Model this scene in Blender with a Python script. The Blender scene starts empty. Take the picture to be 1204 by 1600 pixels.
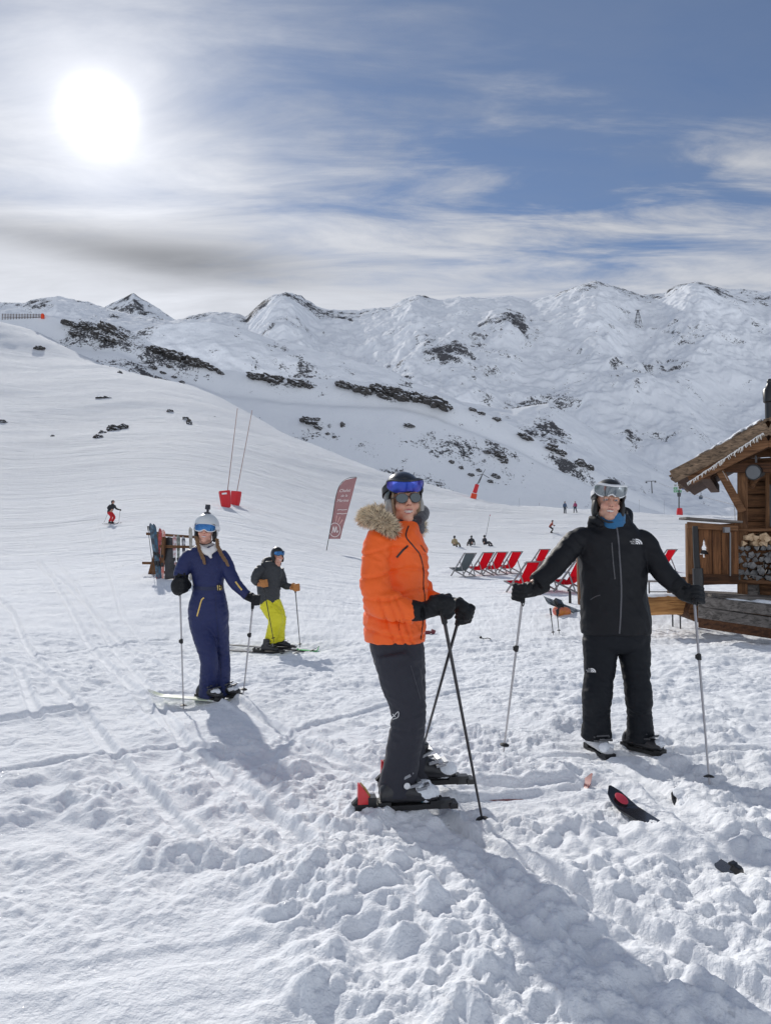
import bpy, bmesh, math, random
import numpy as np
from mathutils import Vector, Matrix
from mathutils.bvhtree import BVHTree
random.seed(4)
SC = bpy.context.scene
COL = SC.collection
R = math.radians
# ------------------------------------------------------------------ camera
FPX, W0, H0 = 1130.0, 1204.0, 1600.0
PITCH = math.atan(50/1130.0)
CAMZ = 1.4
cam_d = bpy.data.cameras.new('camera'); cam = bpy.data.objects.new('camera', cam_d); COL.objects.link(cam)
cam.location = (0, 0, CAMZ); cam.rotation_euler = (math.pi/2+PITCH, 0, 0)
cam_d.sensor_fit = 'VERTICAL'; cam_d.sensor_height = 24; cam_d.lens = 24*FPX/H0
cam_d.clip_start = 0.05; cam_d.clip_end = 20000
SC.camera = cam
SC.render.resolution_x = 770; SC.render.resolution_y = 1024
SC.view_settings.view_transform = 'Standard'; SC.view_settings.look = 'None'
SC.view_settings.exposure = 0.38; SC.view_settings.gamma = 1
# ------------------------------------------------------------------ sun and sky
SUN_AZ, SUN_EL = R(-22.1), R(29.4)          # azimuth from +Y towards +X
SD = Vector((math.sin(SUN_AZ)*math.cos(SUN_EL), math.cos(SUN_AZ)*math.cos(SUN_EL), math.sin(SUN_EL)))
sl = bpy.data.lights.new('sun', 'SUN'); sl.energy = 2.7; sl.angle = R(1.0); sl.color = (1, .955, .89)
so = bpy.data.objects.new('sun', sl); COL.objects.link(so)
so.rotation_euler = (-SD).to_track_quat('-Z', 'Y').to_euler(); so.location = SD*40
world = bpy.data.worlds.new("World"); SC.world = world; world.use_nodes = True
class NT:
    """tiny helper to write node graphs"""
    def __init__(s, tree): s.t = tree
    def n(s, kind, ins=None, **kw):
        nd = s.t.nodes.new(kind)
        for k, v in kw.items(): setattr(nd, k, v)
        for k, v in (ins or {}).items():
            sock = nd.inputs[k]
            if isinstance(v, bpy.types.NodeSocket): s.t.links.new(v, sock)
            else: sock.default_value = v
        return nd
    def m(s, op, a, b=0.0, c=None, clamp=False):
        ins = {0: a, 1: b}
        if c is not None: ins[2] = c
        return s.n('ShaderNodeMath', ins, operation=op, use_clamp=clamp).outputs[0]
    def mix(s, f, a, b, blend='MIX'):
        nd = s.n('ShaderNodeMix', {0: f, 6: a, 7: b}, data_type='RGBA', blend_type=blend)
        return nd.outputs[2]
    def ramp(s, f, stops, interp='LINEAR'):
        nd = s.n('ShaderNodeValToRGB', {0: f}); cr = nd.color_ramp; cr.interpolation = interp
        while len(cr.elements) > 1: cr.elements.remove(cr.elements[-1])
        cr.elements[0].position = stops[0][0]; cr.elements[0].color = tuple(stops[0][1])+(1,) if len(stops[0][1]) == 3 else stops[0][1]
        for p, c in stops[1:]:
            e = cr.elements.new(p); e.color = tuple(c)+(1,) if len(c) == 3 else c
        return nd.outputs[0]
    def noise(s, vec, scale, detail=4, rough=.5, dist=0.0):
        ins = {'Scale': scale, 'Detail': detail, 'Roughness': rough, 'Distortion': dist}
        if vec is not None: ins['Vector'] = vec
        return s.n('ShaderNodeTexNoise', ins).outputs['Fac']
    def smooth(s, x, lo, hi):
        return s.n('ShaderNodeMapRange', {0: x, 1: lo, 2: hi, 3: 0.0, 4: 1.0}, interpolation_type='SMOOTHSTEP').outputs[0]
def build_world():
    t = world.node_tree; t.nodes.clear(); q = NT(t)
    STR = 0.10
    sky = q.n('ShaderNodeTexSky', sky_type='NISHITA', sun_disc=False, sun_elevation=SUN_EL, sun_rotation=SUN_AZ,
              altitude=2300, air_density=1.0, dust_density=0.6, ozone_density=2.0)
    tc = q.n('ShaderNodeTexCoord').outputs['Generated']
    nrm = q.n('ShaderNodeVectorMath', {0: tc}, operation='NORMALIZE').outputs[0]
    sep = q.n('ShaderNodeSeparateXYZ', {0: nrm})
    X, Y, Z = sep.outputs
    dot = q.n('ShaderNodeVectorMath', {0: nrm, 1: tuple(SD)}, operation='DOT_PRODUCT').outputs['Value']
    ang = q.m('MULTIPLY', q.m('ARCCOSINE', q.m('MINIMUM', dot, 1.0)), 57.2958)
    az = q.m('MULTIPLY', q.m('ARCTAN2', X, Y), 57.2958)
    el = q.m('MULTIPLY', q.m('ARCSINE', Z), 57.2958)
    # cloud layer coordinates: a plane high above
    zz = q.m('ADD', q.m('MAXIMUM', Z, 0.0), 0.10)
    cv = q.n('ShaderNodeCombineXYZ', {0: q.m('DIVIDE', X, zz), 1: q.m('MULTIPLY', q.m('DIVIDE', Y, zz), 1.1), 2: 0.0}).outputs[0]
    rot = q.n('ShaderNodeMapping', {0: cv, 2: (0, 0, R(14)), 3: (.62, 1.25, 1)}).outputs[0]
    n1 = q.noise(rot, 1.0, 7, .56, .35)
    n2 = q.noise(rot, 3.3, 8, .62, .7)
    n3 = q.noise(q.n('ShaderNodeMapping', {0: cv, 2: (0, 0, R(8)), 3: (1.1, 3.2, 1)}).outputs[0], 1.5, 8, .62, .6)
    def blob(a0, e0, wa, we, amp, x=None):
        da = q.m('DIVIDE', q.m('SUBTRACT', az, a0), wa); de = q.m('DIVIDE', q.m('SUBTRACT', el, e0), we)
        r2 = q.m('ADD', q.m('MULTIPLY', da, da), q.m('MULTIPLY', de, de))
        return q.m('MULTIPLY', q.m('POWER', 2.718, q.m('MULTIPLY', r2, -1.0)), amp)
    # coverage bias by direction
    cov = q.m('ADD', q.m('ADD', q.m('MULTIPLY', n1, .95), q.m('MULTIPLY', n2, .30)), q.m('MULTIPLY', q.m('SUBTRACT', n3, .40), .55))
    cov = q.m('ADD', cov, q.m('MULTIPLY', blob(19, 25, 22, 6, 1.5), q.m('SUBTRACT', n3, .40)))
    cov = q.m('ADD', cov, q.m('MULTIPLY', q.smooth(Y, .30, -.65), .30))  # extra cloud behind the camera, unseen, added for fill light
    cov = q.m('ADD', cov, blob(-30, 24, 22, 20, .30))
    cov = q.m('ADD', cov, blob(0, 16.5, 60, 5.5, .46))
    cov = q.m('ADD', cov, blob(22, 31, 22, 10, -.26))
    cov = q.m('ADD', cov, blob(2, 22, 12, 5, -.06))
    cov = q.m('ADD', cov, blob(14, 26, 30, 3, .05))
    cov = q.m('ADD', cov, blob(2, 16.5, 10, 2.4, -.16))
    cov = q.m('ADD', cov, blob(17, 23.5, 12, 1.6, .12))
    cov = q.m('ADD', cov, blob(-6, 30, 18, 16, .12))
    sunblob = q.m('POWER', 2.718, q.m('MULTIPLY', q.m('MULTIPLY', q.m('DIVIDE', ang, 6.5), q.m('DIVIDE', ang, 6.5)), -1.0))
    cov = q.m('ADD', q.m('MULTIPLY', cov, q.m('SUBTRACT', 1.0, sunblob)), q.m('MULTIPLY', sunblob, .98))
    fac = q.smooth(cov, .60, 1.18)
    # brightness: thin cloud glows near the sun and near the horizon, thick bank is grey
    near = q.m('POWER', 2.718, q.m('DIVIDE', ang, -17.0))
    back = q.smooth(Y, .30, -.65)
    hor = q.m('POWER', 2.718, q.m('DIVIDE', el, -15.0))
    br = q.m('ADD', q.m('ADD',   .27, q.m('MULTIPLY', near, .30)), q.m('MULTIPLY', hor, .62))
    br = q.m('ADD', br, q.m('MULTIPLY', back, .22))  # unseen sky behind the camera brightened to fill shaded slopes and faces
    br = q.m('MULTIPLY', br, q.m('ADD', .68, q.m('MULTIPLY', n3, .64)))
    dark = q.m('ADD', blob(-15, 20.9, 9, 1.7, .58), blob(-26, 21.3, 8, 1.2, .30))
    dark = q.m('MULTIPLY', dark, q.smooth(n1, .25, .60))
    br = q.m('MULTIPLY', br, q.m('SUBTRACT', 1.0, dark))
    br = q.m('DIVIDE', br, STR)
    cc = q.n('ShaderNodeCombineColor', {0: q.m('MULTIPLY', br, .96), 1: q.m('MULTIPLY', br, .985), 2: q.m('MULTIPLY', br, 1.05)}).outputs[0]
    skyc = q.mix(1.0, sky.outputs[0], (.52, .63, .74, 1), 'MULTIPLY')
    veil = q.mix(q.m('ADD', .16, q.m('MULTIPLY', n2, .30)), skyc, (2.2, 2.5, 3.0, 1))
    c = q.mix(q.m('MULTIPLY', fac, .93), veil, cc)
    # glow round the veiled sun
    a2 = q.m('DIVIDE', ang, 1.6); g1 = q.m('MULTIPLY', q.m('POWER', 2.718, q.m('MULTIPLY', q.m('MULTIPLY', a2, a2), -1.0)), 1.15)
    g2 = q.m('MULTIPLY', q.m('POWER', 2.718, q.m('DIVIDE', ang, -4.2)), .42)
    g = q.m('DIVIDE', q.m('ADD', g1, g2), STR)
    gc = q.n('ShaderNodeCombineColor', {0: g, 1: q.m('MULTIPLY', g, .955), 2: q.m('MULTIPLY', g, .90)}).outputs[0]
    c = q.mix(1.0, c, gc, 'ADD')
    bg = q.n('ShaderNodeBackground', {0: c, 1: STR})
    out = q.n('ShaderNodeOutputWorld', {0: bg.outputs[0]})
    world.cycles.sampling_method = 'MANUAL'; world.cycles.sample_map_resolution = 1024
build_world()

# ------------------------------------------------------------------ helpers: pixels, noise
def ray(u, v):
    cx, cy = (u-W0/2)/FPX, (H0/2-v)/FPX
    return (cx, math.cos(PITCH)-math.sin(PITCH)*cy, math.sin(PITCH)+math.cos(PITCH)*cy)
def P(u, v, d):
    """world point seen at photo position u,v at distance d along +Y"""
    x, y, z = ray(u, v); k = d/y
    return Vector((x*k, d, CAMZ+z*k))
def row2t(v):
    cy = (H0/2-np.asarray(v, float))/FPX
    return (math.sin(PITCH)+math.cos(PITCH)*cy)/(math.cos(PITCH)-math.sin(PITCH)*cy)
def _h(ix, iy, seed):
    h = (ix.astype(np.int64)*374761393 + iy.astype(np.int64)*668265263 + seed*974634777) & 0xffffffff
    h = ((h ^ (h >> 13))*1274126177) & 0xffffffff
    h = h ^ (h >> 16)
    return h
def perlin(x, y, seed=0):
    ix = np.floor(x); iy = np.floor(y); fx = x-ix; fy = y-iy
    u = fx*fx*fx*(fx*(fx*6-15)+10); w = fy*fy*fy*(fy*(fy*6-15)+10)
    def g(i, j):
        a = _h(ix+i, iy+j, seed)*(2*np.pi/4294967296.0)
        return np.cos(a)*(fx-i)+np.sin(a)*(fy-j)
    return (g(0,0)*(1-u)+g(1,0)*u)*(1-w)+(g(0,1)*(1-u)+g(1,1)*u)*w
def fbm(x, y, oct=4, seed=0, gain=.5):
    s = 0; a = 1
    for o in range(oct):
        s = s+a*perlin(x*2**o+o*17.3, y*2**o-o*9.1, seed+o); a *= gain
    return s
def ridged(x, y, oct=5, seed=0, gain=.5):
    s = 0; a = 1
    for o in range(oct):
        s = s+a*(1-2*np.abs(perlin(x*2**o+o*7.7, y*2**o+o*3.3, seed+o))); a *= gain
    return s
def clods(x, y, seed=0, rmin=.25, rmax=.62, dens=.8):
    """rounded lumps scattered one to a cell"""
    ix = np.floor(x); iy = np.floor(y); best = np.zeros_like(x)
    for i in (-1, 0, 1):
        for j in (-1, 0, 1):
            cx = ix+i; cy = iy+j
            h = _h(cx, cy, seed); a = (h & 0xffff)/65535.; b = ((h >> 16) & 0xffff)/65535.
            h2 = _h(cx, cy, seed+77); r = rmin+(rmax-rmin)*((h2 & 0xffff)/65535.); on = ((h2 >> 16) & 0xffff)/65535. < dens
            dx = x-(cx+a); dy = y-(cy+b); q = r*r-dx*dx-dy*dy
            best = np.maximum(best, np.where(on & (q > 0), np.sqrt(np.maximum(q, 0)), 0))
    return best
def sstep(x, a, b):
    t = np.clip((x-a)/(b-a), 0, 1); return t*t*(3-2*t)

# ------------------------------------------------------------------ the ground as a function
_D = np.array([0.3, 3.7, 5, 6.8, 9, 12, 20, 30, 50, 80, 120, 160, 200, 300, 400, 600.])
_S = np.array([-700, 0, 300, 600, 900, 1200, 1900.])
_Z = np.array([
 [-1.40,-1.36,-1.36,-1.36,-1.38,-1.30,-0.80, 0.40, 3.2, 11, 26, 42, 60, 103, 150, 175],
 [-1.40,-1.39,-1.40,-1.42,-1.46,-1.49,-1.15,-0.65, 1.1, 6.3, 16.5, 28, 42, 79, 122, 138],
 [-1.40,-1.39,-1.41,-1.43,-1.55,-1.68,-0.95,-0.20, 2.1, 7.1, 16.5, 27, 39, 66, 70, 60],
 [-1.40,-1.38,-1.42,-1.46,-1.60,-1.66,-1.52,-1.18,-0.4, 2.0,  8.6, 16.6, 19, 10, 0, -20],
 [-1.40,-1.38,-1.41,-1.44,-1.55,-1.60,-1.40,-1.14,-0.75, 0.7, 5.8, 3, -6, -25, -40, -60],
 [-1.40,-1.38,-1.40,-1.42,-1.44,-1.46,-1.30,-1.06,-0.44, 1.1, 4.9, 1, -8, -30, -45, -70],
 [-1.40,-1.38,-1.40,-1.42,-1.38,-1.36,-1.20,-0.90,-0.2, 1.5, 4.9, 1, -8, -30, -45, -70]])
_CS = np.array([-700,0,60,120,200,300,350,380,440,480,540,600,650,700,760,800,880,1000,1060,1204,1900])
_CR = np.array([380,500,518,555,585,605,616,632,660,680,712,738,752,765,787,794,797,797,803,809,815])
def base_z(x, y):
    x = np.asarray(x, float); y = np.asarray(y, float)
    d = np.maximum(y, .3); s = np.clip(602+FPX*x/(d+1.0*np.exp(-d/3)), -700, 1900)
    ld = np.log(np.clip(d, .3, 600)); LD = np.log(_D)
    k = np.clip(np.searchsorted(LD, ld)-1, 0, len(_D)-2); tt = (ld-LD[k])/(LD[k+1]-LD[k])
    # catmull-rom in log distance, smoothstep between columns
    k0 = np.clip(k-1, 0, len(_D)-1); k3 = np.clip(k+2, 0, len(_D)-1)
    c = np.clip(np.searchsorted(_S, s)-1, 0, len(_S)-2); cs = (s-_S[c])/(_S[c+1]-_S[c])
    def colz(ci):
        p0, p1, p2, p3 = _Z[ci, k0], _Z[ci, k], _Z[ci, k+1], _Z[ci, k3]
        # monotone-ish tangents
        h1 = LD[k+1]-LD[k]; m1 = (p2-p0)/(LD[k+1]-LD[k0]+1e-9)*h1; m2 = (p3-p1)/(LD[k3]-LD[k]+1e-9)*h1
        t = tt; return (2*t**3-3*t**2+1)*p1+(t**3-2*t**2+t)*m1+(-2*t**3+3*t**2)*p2+(t**3-t**2)*m2
    ncl = len(_S); c0 = np.clip(c-1, 0, ncl-1); c3 = np.clip(c+2, 0, ncl-1)
    q0, q1, q2, q3 = colz(c0), colz(c), colz(c+1), colz(c3); h = _S[c+1]-_S[c]
    m1 = (q2-q0)/(_S[c+1]-_S[c0])*h; m2 = (q3-q1)/(_S[c3]-_S[c])*h
    t = cs; z = (2*t**3-3*t**2+1)*q1+(t**3-2*t**2+t)*m1+(-2*t**3+3*t**2)*q2+(t**3-t**2)*m2
    cap = row2t(np.interp(s, _CS, _CR))*d           # the crest the slope never rises above
    soft = .004*d
    far = sstep(d, 55, 90)
    e = np.clip((z-cap)/soft, -40, 40)
    z2 = z-soft*np.log1p(np.exp(e))
    return z*(1-far)+z2*far+CAMZ
def flat(u, v, zz=-1.40):
    x, y, z = ray(u, v); k = zz/z; return (x*k, y*k)
# regions of trampled snow (ellipses on the ground), ski tracks, mounds
def _ell(x, y, cx, cy, rx, ry, rot=0):
    c, s = math.cos(rot), math.sin(rot); dx = x-cx; dy = y-cy
    return np.exp(-(((dx*c+dy*s)/rx)**2+((-dx*s+dy*c)/ry)**2))
TRACKS = []   # (points, width, depth)
def track(pts, w, dep, zz=-1.42): TRACKS.append(([flat(u, v, zz) for u, v in pts], w, dep))
track([(-60,830),(60,905),(110,955),(200,1065),(300,1180),(400,1275),(470,1335)], .085, .034)
track([(-60,905),(20,960),(60,1030),(120,1100),(210,1230),(300,1320)], .07, .032)
track([(-50,860),(90,905),(170,985),(260,1110),(300,1190)], .06, .022)
track([(-60,985),(30,1040),(60,1130)], .07, .03)
track([(-60,945),(110,930),(260,905),(420,900)], .10, .03)
track([(60,1015),(200,985),(330,975)], .09, .025)
track([(150,880),(190,960),(330,1060)], .07, .02)
track([(-50,1010),(90,1050),(230,1085),(330,1075),(480,1040)], .09, .020)
track([(-50,1225),(100,1195),(300,1170),(450,1190),(570,1215)], .10, .018)
track([(60,1390),(200,1330),(330,1260),(420,1190)], .07, .007)
track([(-30,1548),(120,1535),(260,1512),(380,1500)], .09, .006)
track([(650,1245),(760,1238),(890,1238)], .11, .028)
track([(640,1290),(800,1262),(940,1240)], .11, .018)
track([(830,1180),(930,1185),(1010,1235),(1100,1320)], .12, .022)
track([(770,1185),(900,1182),(1010,1178),(1204,1180)], .10, .020)
track([(400,1200),(470,1140),(600,1100),(760,1060)], .08, .016)
track([(0,1130),(60,1120),(120,1110)], .16, .05)
MOUNDS = [(20,1275,.20,.12),(130,1205,.16,.10),(165,1265,.20,.11),(270,1335,.18,.12),(396,1350,.06,.10),(235,1150,.2,.06),
          (500,1530,.16,.12),(430,1470,.14,.09),(560,1420,.20,.12),(640,1440,.24,.17),(690,1480,.2,.15),(610,1370,.22,.10),
          (560,1310,.22,.08),(760,1330,.24,.10),(900,1330,.22,.10),(980,1370,.20,.12),(850,1400,.20,.13),(780,1420,.16,.12),
          (1060,1330,.2,.12),(1120,1300,.2,.13),(1180,1320,.26,.16),(1010,1440,.22,.13),(1100,1470,.2,.14),(930,1480,.2,.12),
          (1170,1450,.2,.14),(720,1560,.22,.10),(1040,1560,.24,.13),(1160,1580,.2,.12),(880,1570,.18,.10),(700,1215,.16,.05),
          (760,1190,.3,.07),(840,1215,.2,.07),(350,1215,.3,.05),(500,1200,.3,.06),(420,1250,.25,.07),(70,1340,.1,.05),
          (1130,1210,.22,.10),(1090,1255,.14,.09),(660,1320,.2,.07),(480,1380,.2,.09),(700,1400,.22,.12)]
MOUNDS = [flat(u, v)+(r, h) for u, v, r, h in MOUNDS]
ANCH = []     # (x, y, dz, radius): pads that carry the people
def detail_z(x, y):
    x = np.asarray(x, float); y = np.asarray(y, float)
    d = np.maximum(y, .3)
    ch = (.95*_ell(x, y, .25, 3.3, 1.3, 1.5) + 1.0*_ell(x, y, 1.4, 2.9, 1.5, 1.3) + .8*_ell(x, y, 1.6, 4.6, 2.0, 1.0)
          + .8*_ell(x, y, -.7, 4.5, 1.3, .6) + .55*_ell(x, y, -1.6, 4.6, 1.1, .9)+.35*_ell(x, y, .2, 6, 3, 2.2)+.4*_ell(x, y, 3.5, 6.5, 3, 2.0))
    brk = fbm(x*1.7, y*1.7, 3, 31)
    ch = np.clip(ch*(.70+1.35*brk), 0, 1.0)
    ch = ch*(1-.85*_ell(x, y, -1.0, 2.3, .75, .55))*(1-.6*_ell(x, y, .75, 3.95, .5, .22))
    wx = x+.05*perlin(x*6, y*6, 5)+.02*perlin(x*19, y*19, 6); wy = y+.05*perlin(x*6+9, y*6, 7)+.02*perlin(x*19+5, y*19, 8)
    m = sstep(ch, .18, .95)
    cA = clods(wx/.30, wy/.30, 3, .25, .62, .75)*.30*.42
    cB = clods(wx/.13, wy/.13, 4, .25, .60, .8)*.13*.62
    cC = clods(wx/.055, wy/.055, 9, .22, .58, .7)*.055*.75
    cD = clods(wx/.6, wy/.6, 12, .3, .6, .6)*.6*.18
    z = m*(cA*.24+cB*.28+cC*.36+cD*.42)+m*.030*fbm(x*6, y*6, 5, 97, .6)+m*.020*ridged(x*3.1, y*3.1, 3, 99)
    # mounds of pushed up snow, broken up
    mo = 0
    near = d < 9
    if np.any(near):
        xx, yy = x[near] if x.shape else x, y[near] if y.shape else y
        wx2 = xx+.06*perlin(xx*5, yy*5, 41)+.03*perlin(xx*13, yy*13, 42); wy2 = yy+.06*perlin(xx*5+3, yy*5, 43)+.03*perlin(xx*13, yy*13+7, 44)
        a = np.zeros_like(xx)
        for cx, cy, r, h in MOUNDS:
            q = ((wx2-cx)**2+(wy2-cy)**2)/(r*r)
            a = np.maximum(a, h*.52*np.exp(-q*q*.8))
        if x.shape: mo = np.zeros_like(x); mo[near] = a
        else: mo = a
    z = z+mo*(.75+.5*np.abs(perlin(x*9, y*9, 15))*2)
    # packed but bumpy snow
    fade = np.exp(-d/26)
    rough = sstep(fbm(x*.8, y*.8, 3, 61), -.25, .35)
    z = z+(.020*fbm(x*1.6, y*1.6, 3, 21)+(.010+.014*rough)*fbm(x*5.5, y*5.5, 4, 22, .6))*np.clip(.35+fade, 0, 1.1)
    z = z+rough*clods(wx/.09, wy/.09, 91, .15, .5, .35)*.09*.26*np.exp(-d/9)
    # chopped snow between 6 and 30 m, streaks of turns beyond
    mid = sstep(d, 5, 8)*np.exp(-((d-5)/20)**2)
    z = z+mid*(.064*fbm(x*1.1, y*2.0, 4, 25, .6)+  .034*np.abs(fbm(x*5, y*6, 3, 28)))
    st = sstep(d, 12, 30)
    z = z+st*1.6*(.045*perlin(x*.16+.3*y*.05, y*1.05+1.2*perlin(x*.05, y*.05, 71), 72)+.030*perlin(x*.30, y*2.3+2*perlin(x*.07, y*.07, 73), 74))
    z = z+st*(.06*perlin(x*.42+y*.10, y*.30-x*.22, 171)+.05*np.maximum(0, perlin(x*.9-y*.25, y*.10+x*.05, 172)-.25)*3)*(d > 12)
    hill = sstep(d, 60, 130)
    z = z+hill*1.25*(.9*fbm(x*.018, y*.018, 4, 81)*np.clip(d/150, .5, 2.2)+.55*perlin(x*.035-y*.05, y*.012+x*.01, 82)+.16*perlin(x*.16-y*.22, y*.05, 83)+.10*fbm(x*.35, y*.35, 3, 84))
    for pts, w, dep in TRACKS:
        if d.shape and not np.any(d < 14): break
        best = np.full(np.shape(x), 1e9)
        for (x0, y0), (x1, y1) in zip(pts[:-1], pts[1:]):
            L2 = (x1-x0)**2+(y1-y0)**2; t = np.clip(((x-x0)*(x1-x0)+(y-y0)*(y1-y0))/L2, 0, 1)
            best = np.minimum(best, np.hypot(x-x0-t*(x1-x0), y-y0-t*(y1-y0)))
        g = sstep(best, w*2.3, w*.30)
        z = z*(1-.50*g)-dep*sstep(best, w*.75, w*.40)+dep*.6*np.exp(-((best-w*.95)/(w*.30))**2)
    for ax, ay, dz, r in ANCH:
        z = z+dz*np.exp(-((x-ax)**2+(y-ay)**2)/(r*r))
    return z
def G(x, y): return base_z(x, y)+detail_z(x, y)
def gz(x, y): return float(G(np.array([float(x)]), np.array([float(y)]))[0])
def bz(x, y): return float(base_z(np.array([float(x)]), np.array([float(y)]))[0])
def hit(u, v, dmax=500, f=None):
    """where the line of sight through u,v meets the ground"""
    x, y, z = ray(u, v); ds = np.geomspace(1.2, dmax, 1500)
    zz = CAMZ+z/y*ds; g = base_z(x/y*ds, ds)
    i = np.argmax(zz < g) if np.any(zz < g) else len(ds)-1
    d = ds[i]; return Vector((x/y*d, d, bz(x/y*d, d)))
def pad(u, v, d, r=.5, sink=0.0):
    """adjust the snow so that it passes through the foot point"""
    p = P(u, v, d); cur = gz(p.x, p.y); ANCH.append((p.x, p.y, p.z-sink-cur, r)); return p

# ------------------------------------------------------------------ materials
MATS = {}
def pbr(name, col, rough=.6, metal=0.0, nscale=0, namt=.15, bump=0.0, bscale=60, col2=None, sheen=0, coat=0, spec=.5, vcol=None, stretch=None, trans=0, emis=None):
    if name in MATS: return MATS[name]
    m = bpy.data.materials.new(name); m.use_nodes = True; t = m.node_tree; q = NT(t)
    b = t.nodes['Principled BSDF']
    b.inputs['Roughness'].default_value = rough; b.inputs['Metallic'].default_value = metal
    b.inputs['Specular IOR Level'].default_value = spec
    if sheen: b.inputs['Sheen Weight'].default_value = sheen
    if coat: b.inputs['Coat Weight'].default_value = coat; b.inputs['Coat Roughness'].default_value = .08
    tc = q.n('ShaderNodeTexCoord').outputs['Object']
    if stretch: tc = q.n('ShaderNodeMapping', {0: tc, 3: stretch}).outputs[0]
    base = (*col, 1)
    if vcol:
        base = q.n('ShaderNodeAttribute', attribute_name=vcol).outputs['Color']
    n = q.noise(tc, nscale or 12, 6, .6)
    c2 = (*col2, 1) if col2 else None
    if c2: c = q.mix(q.smooth(n, .38, .66), base, c2)
    else:
        k = q.m('ADD', 1-namt, q.m('MULTIPLY', n, 2*namt))
        kc = q.n('ShaderNodeCombineColor', {0: k, 1: k, 2: k}).outputs[0]
        c = q.mix(1.0, base, kc, 'MULTIPLY')
    t.links.new(c, b.inputs['Base Color'])
    if bump:
        bn = q.noise(tc, bscale, 5, .6)
        bp = q.n('ShaderNodeBump', {'Height': bn, 'Strength': bump, 'Distance': .02})
        t.links.new(bp.outputs[0], b.inputs['Normal'])
    MATS[name] = m; return m
def snow_mat(name, rock=None, far=False, scale=1.0):
    m = bpy.data.materials.new(name); m.use_nodes = True; t = m.node_tree; q = NT(t); b = t.nodes['Principled BSDF']
    tc = q.n('ShaderNodeTexCoord').outputs['Object']
    n = q.noise(tc, .8*scale, 5, .6)
    c = q.mix(n, (.80, .83, .88, 1), (.86, .88, .90, 1))
    b.inputs['Roughness'].default_value = .9; b.inputs['Specular IOR Level'].default_value = .04
    if not far:
        fine = q.noise(tc, 70, 4, .65); mid = q.noise(tc, 14, 5, .62); big = q.noise(tc, 2.2, 4, .6)
        # piste streaks farther out
        mp = q.n('ShaderNodeMapping', {0: tc, 3: (.25, 2.2, 1)}).outputs[0]
        stk = q.noise(mp, 1.3, 6, .6, .6)
        yv = q.n('ShaderNodeSeparateXYZ', {0: tc}).outputs[1]
        ff = q.m('SUBTRACT', 1.0, q.smooth(yv, 5.0, 22.0))
        h = q.m('ADD', q.m('MULTIPLY', q.m('MULTIPLY', fine, .006), ff), q.m('MULTIPLY', mid, .030))
        h = q.m('ADD', h, q.m('MULTIPLY', q.m('MULTIPLY', big, .05), q.smooth(yv, 6, 30)))
        h = q.m('ADD', h, q.m('MULTIPLY', q.m('MULTIPLY', stk, .42), q.smooth(yv, 9, 40)))
        st2 = q.noise(q.n('ShaderNodeMapping', {0: tc, 2: (0, 0, R(-9)), 3: (.03, .34, .2)}).outputs[0], .8, 9, .68, .8)
        h = q.m('ADD', h, q.m('MULTIPLY', q.m('MULTIPLY', st2, 1.3), q.smooth(yv, 22, 60)))
        st3 = q.noise(q.n('ShaderNodeMapping', {0: tc, 2: (0, 0, R(-38)), 3: (.035, .26, .12)}).outputs[0], .8, 10, .72, 1.2)
        h = q.m('ADD', h, q.m('MULTIPLY', q.m('MULTIPLY', st3, 1.7), q.smooth(yv, 55, 110)))
        bp = q.n('ShaderNodeBump', {'Height': h, 'Strength': .75, 'Distance': 1.0})
        t.links.new(bp.outputs[0], b.inputs['Normal'])
        # ice crystals that catch the sun
        v = q.n('ShaderNodeTexVoronoi', {'Vector': tc, 'Scale': 170.0})
        sp = q.m('MULTIPLY', ff, q.m('MULTIPLY', q.m('GREATER_THAN', q.n('ShaderNodeSeparateColor', {0: v.outputs['Color']}).outputs[0], .985), q.m('LESS_THAN', v.outputs['Distance'], .42)))
        t.links.new(q.m('SUBTRACT', .9, q.m('MULTIPLY', sp, .68)), b.inputs['Roughness'])
        t.links.new(q.m('ADD', .04, q.m('MULTIPLY', sp, .7)), b.inputs['Specular IOR Level'])
        gr = q.noise(tc, 320, 2, .7)
        k = q.m('ADD', .93, q.m('MULTIPLY', gr, .12))
        c = q.mix(1.0, c, q.n('ShaderNodeCombineColor', {0: k, 1: k, 2: k}).outputs[0], 'MULTIPLY')
    else:
        at = q.n('ShaderNodeAttribute', attribute_name='rock').outputs['Fac']
        n1 = q.noise(tc, .060*scale, 11, .76, .6); n3 = q.noise(tc, .55*scale, 6, .75)
        gn = q.n('ShaderNodeNewGeometry')
        sl_ = q.n('ShaderNodeSeparateXYZ', {0: gn.outputs['Normal']}).outputs[2]
        steep = q.m('SUBTRACT', 1.0, q.smooth(sl_, .55, .97))
        k = q.m('ADD', q.m('ADD', q.m('MULTIPLY', at, .44), q.m('MULTIPLY', steep, .16)), q.m('ADD', q.m('MULTIPLY', n1, 1.0), q.m('MULTIPLY', n3, .70)))
        rk = q.smooth(k, 1.175, 1.225)
        rc = q.mix(q.noise(tc, .3*scale, 5, .7), (.040, .042, .050, 1), (.14, .138, .145, 1))
        c = q.mix(rk, c, rc)
        h = q.m('ADD', q.m('MULTIPLY', n3, .8/scale), q.m('MULTIPLY', q.noise(tc, .022*scale, 5, .5), 6/scale))
        h = q.m('ADD', h, q.m('MULTIPLY', rk, .8/scale))
        bp = q.n('ShaderNodeBump', {'Height': h, 'Strength': .55, 'Distance': 1.0})
        t.links.new(bp.outputs[0], b.inputs['Normal'])
    t.links.new(c, b.inputs['Base Color'])
    return m

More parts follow.
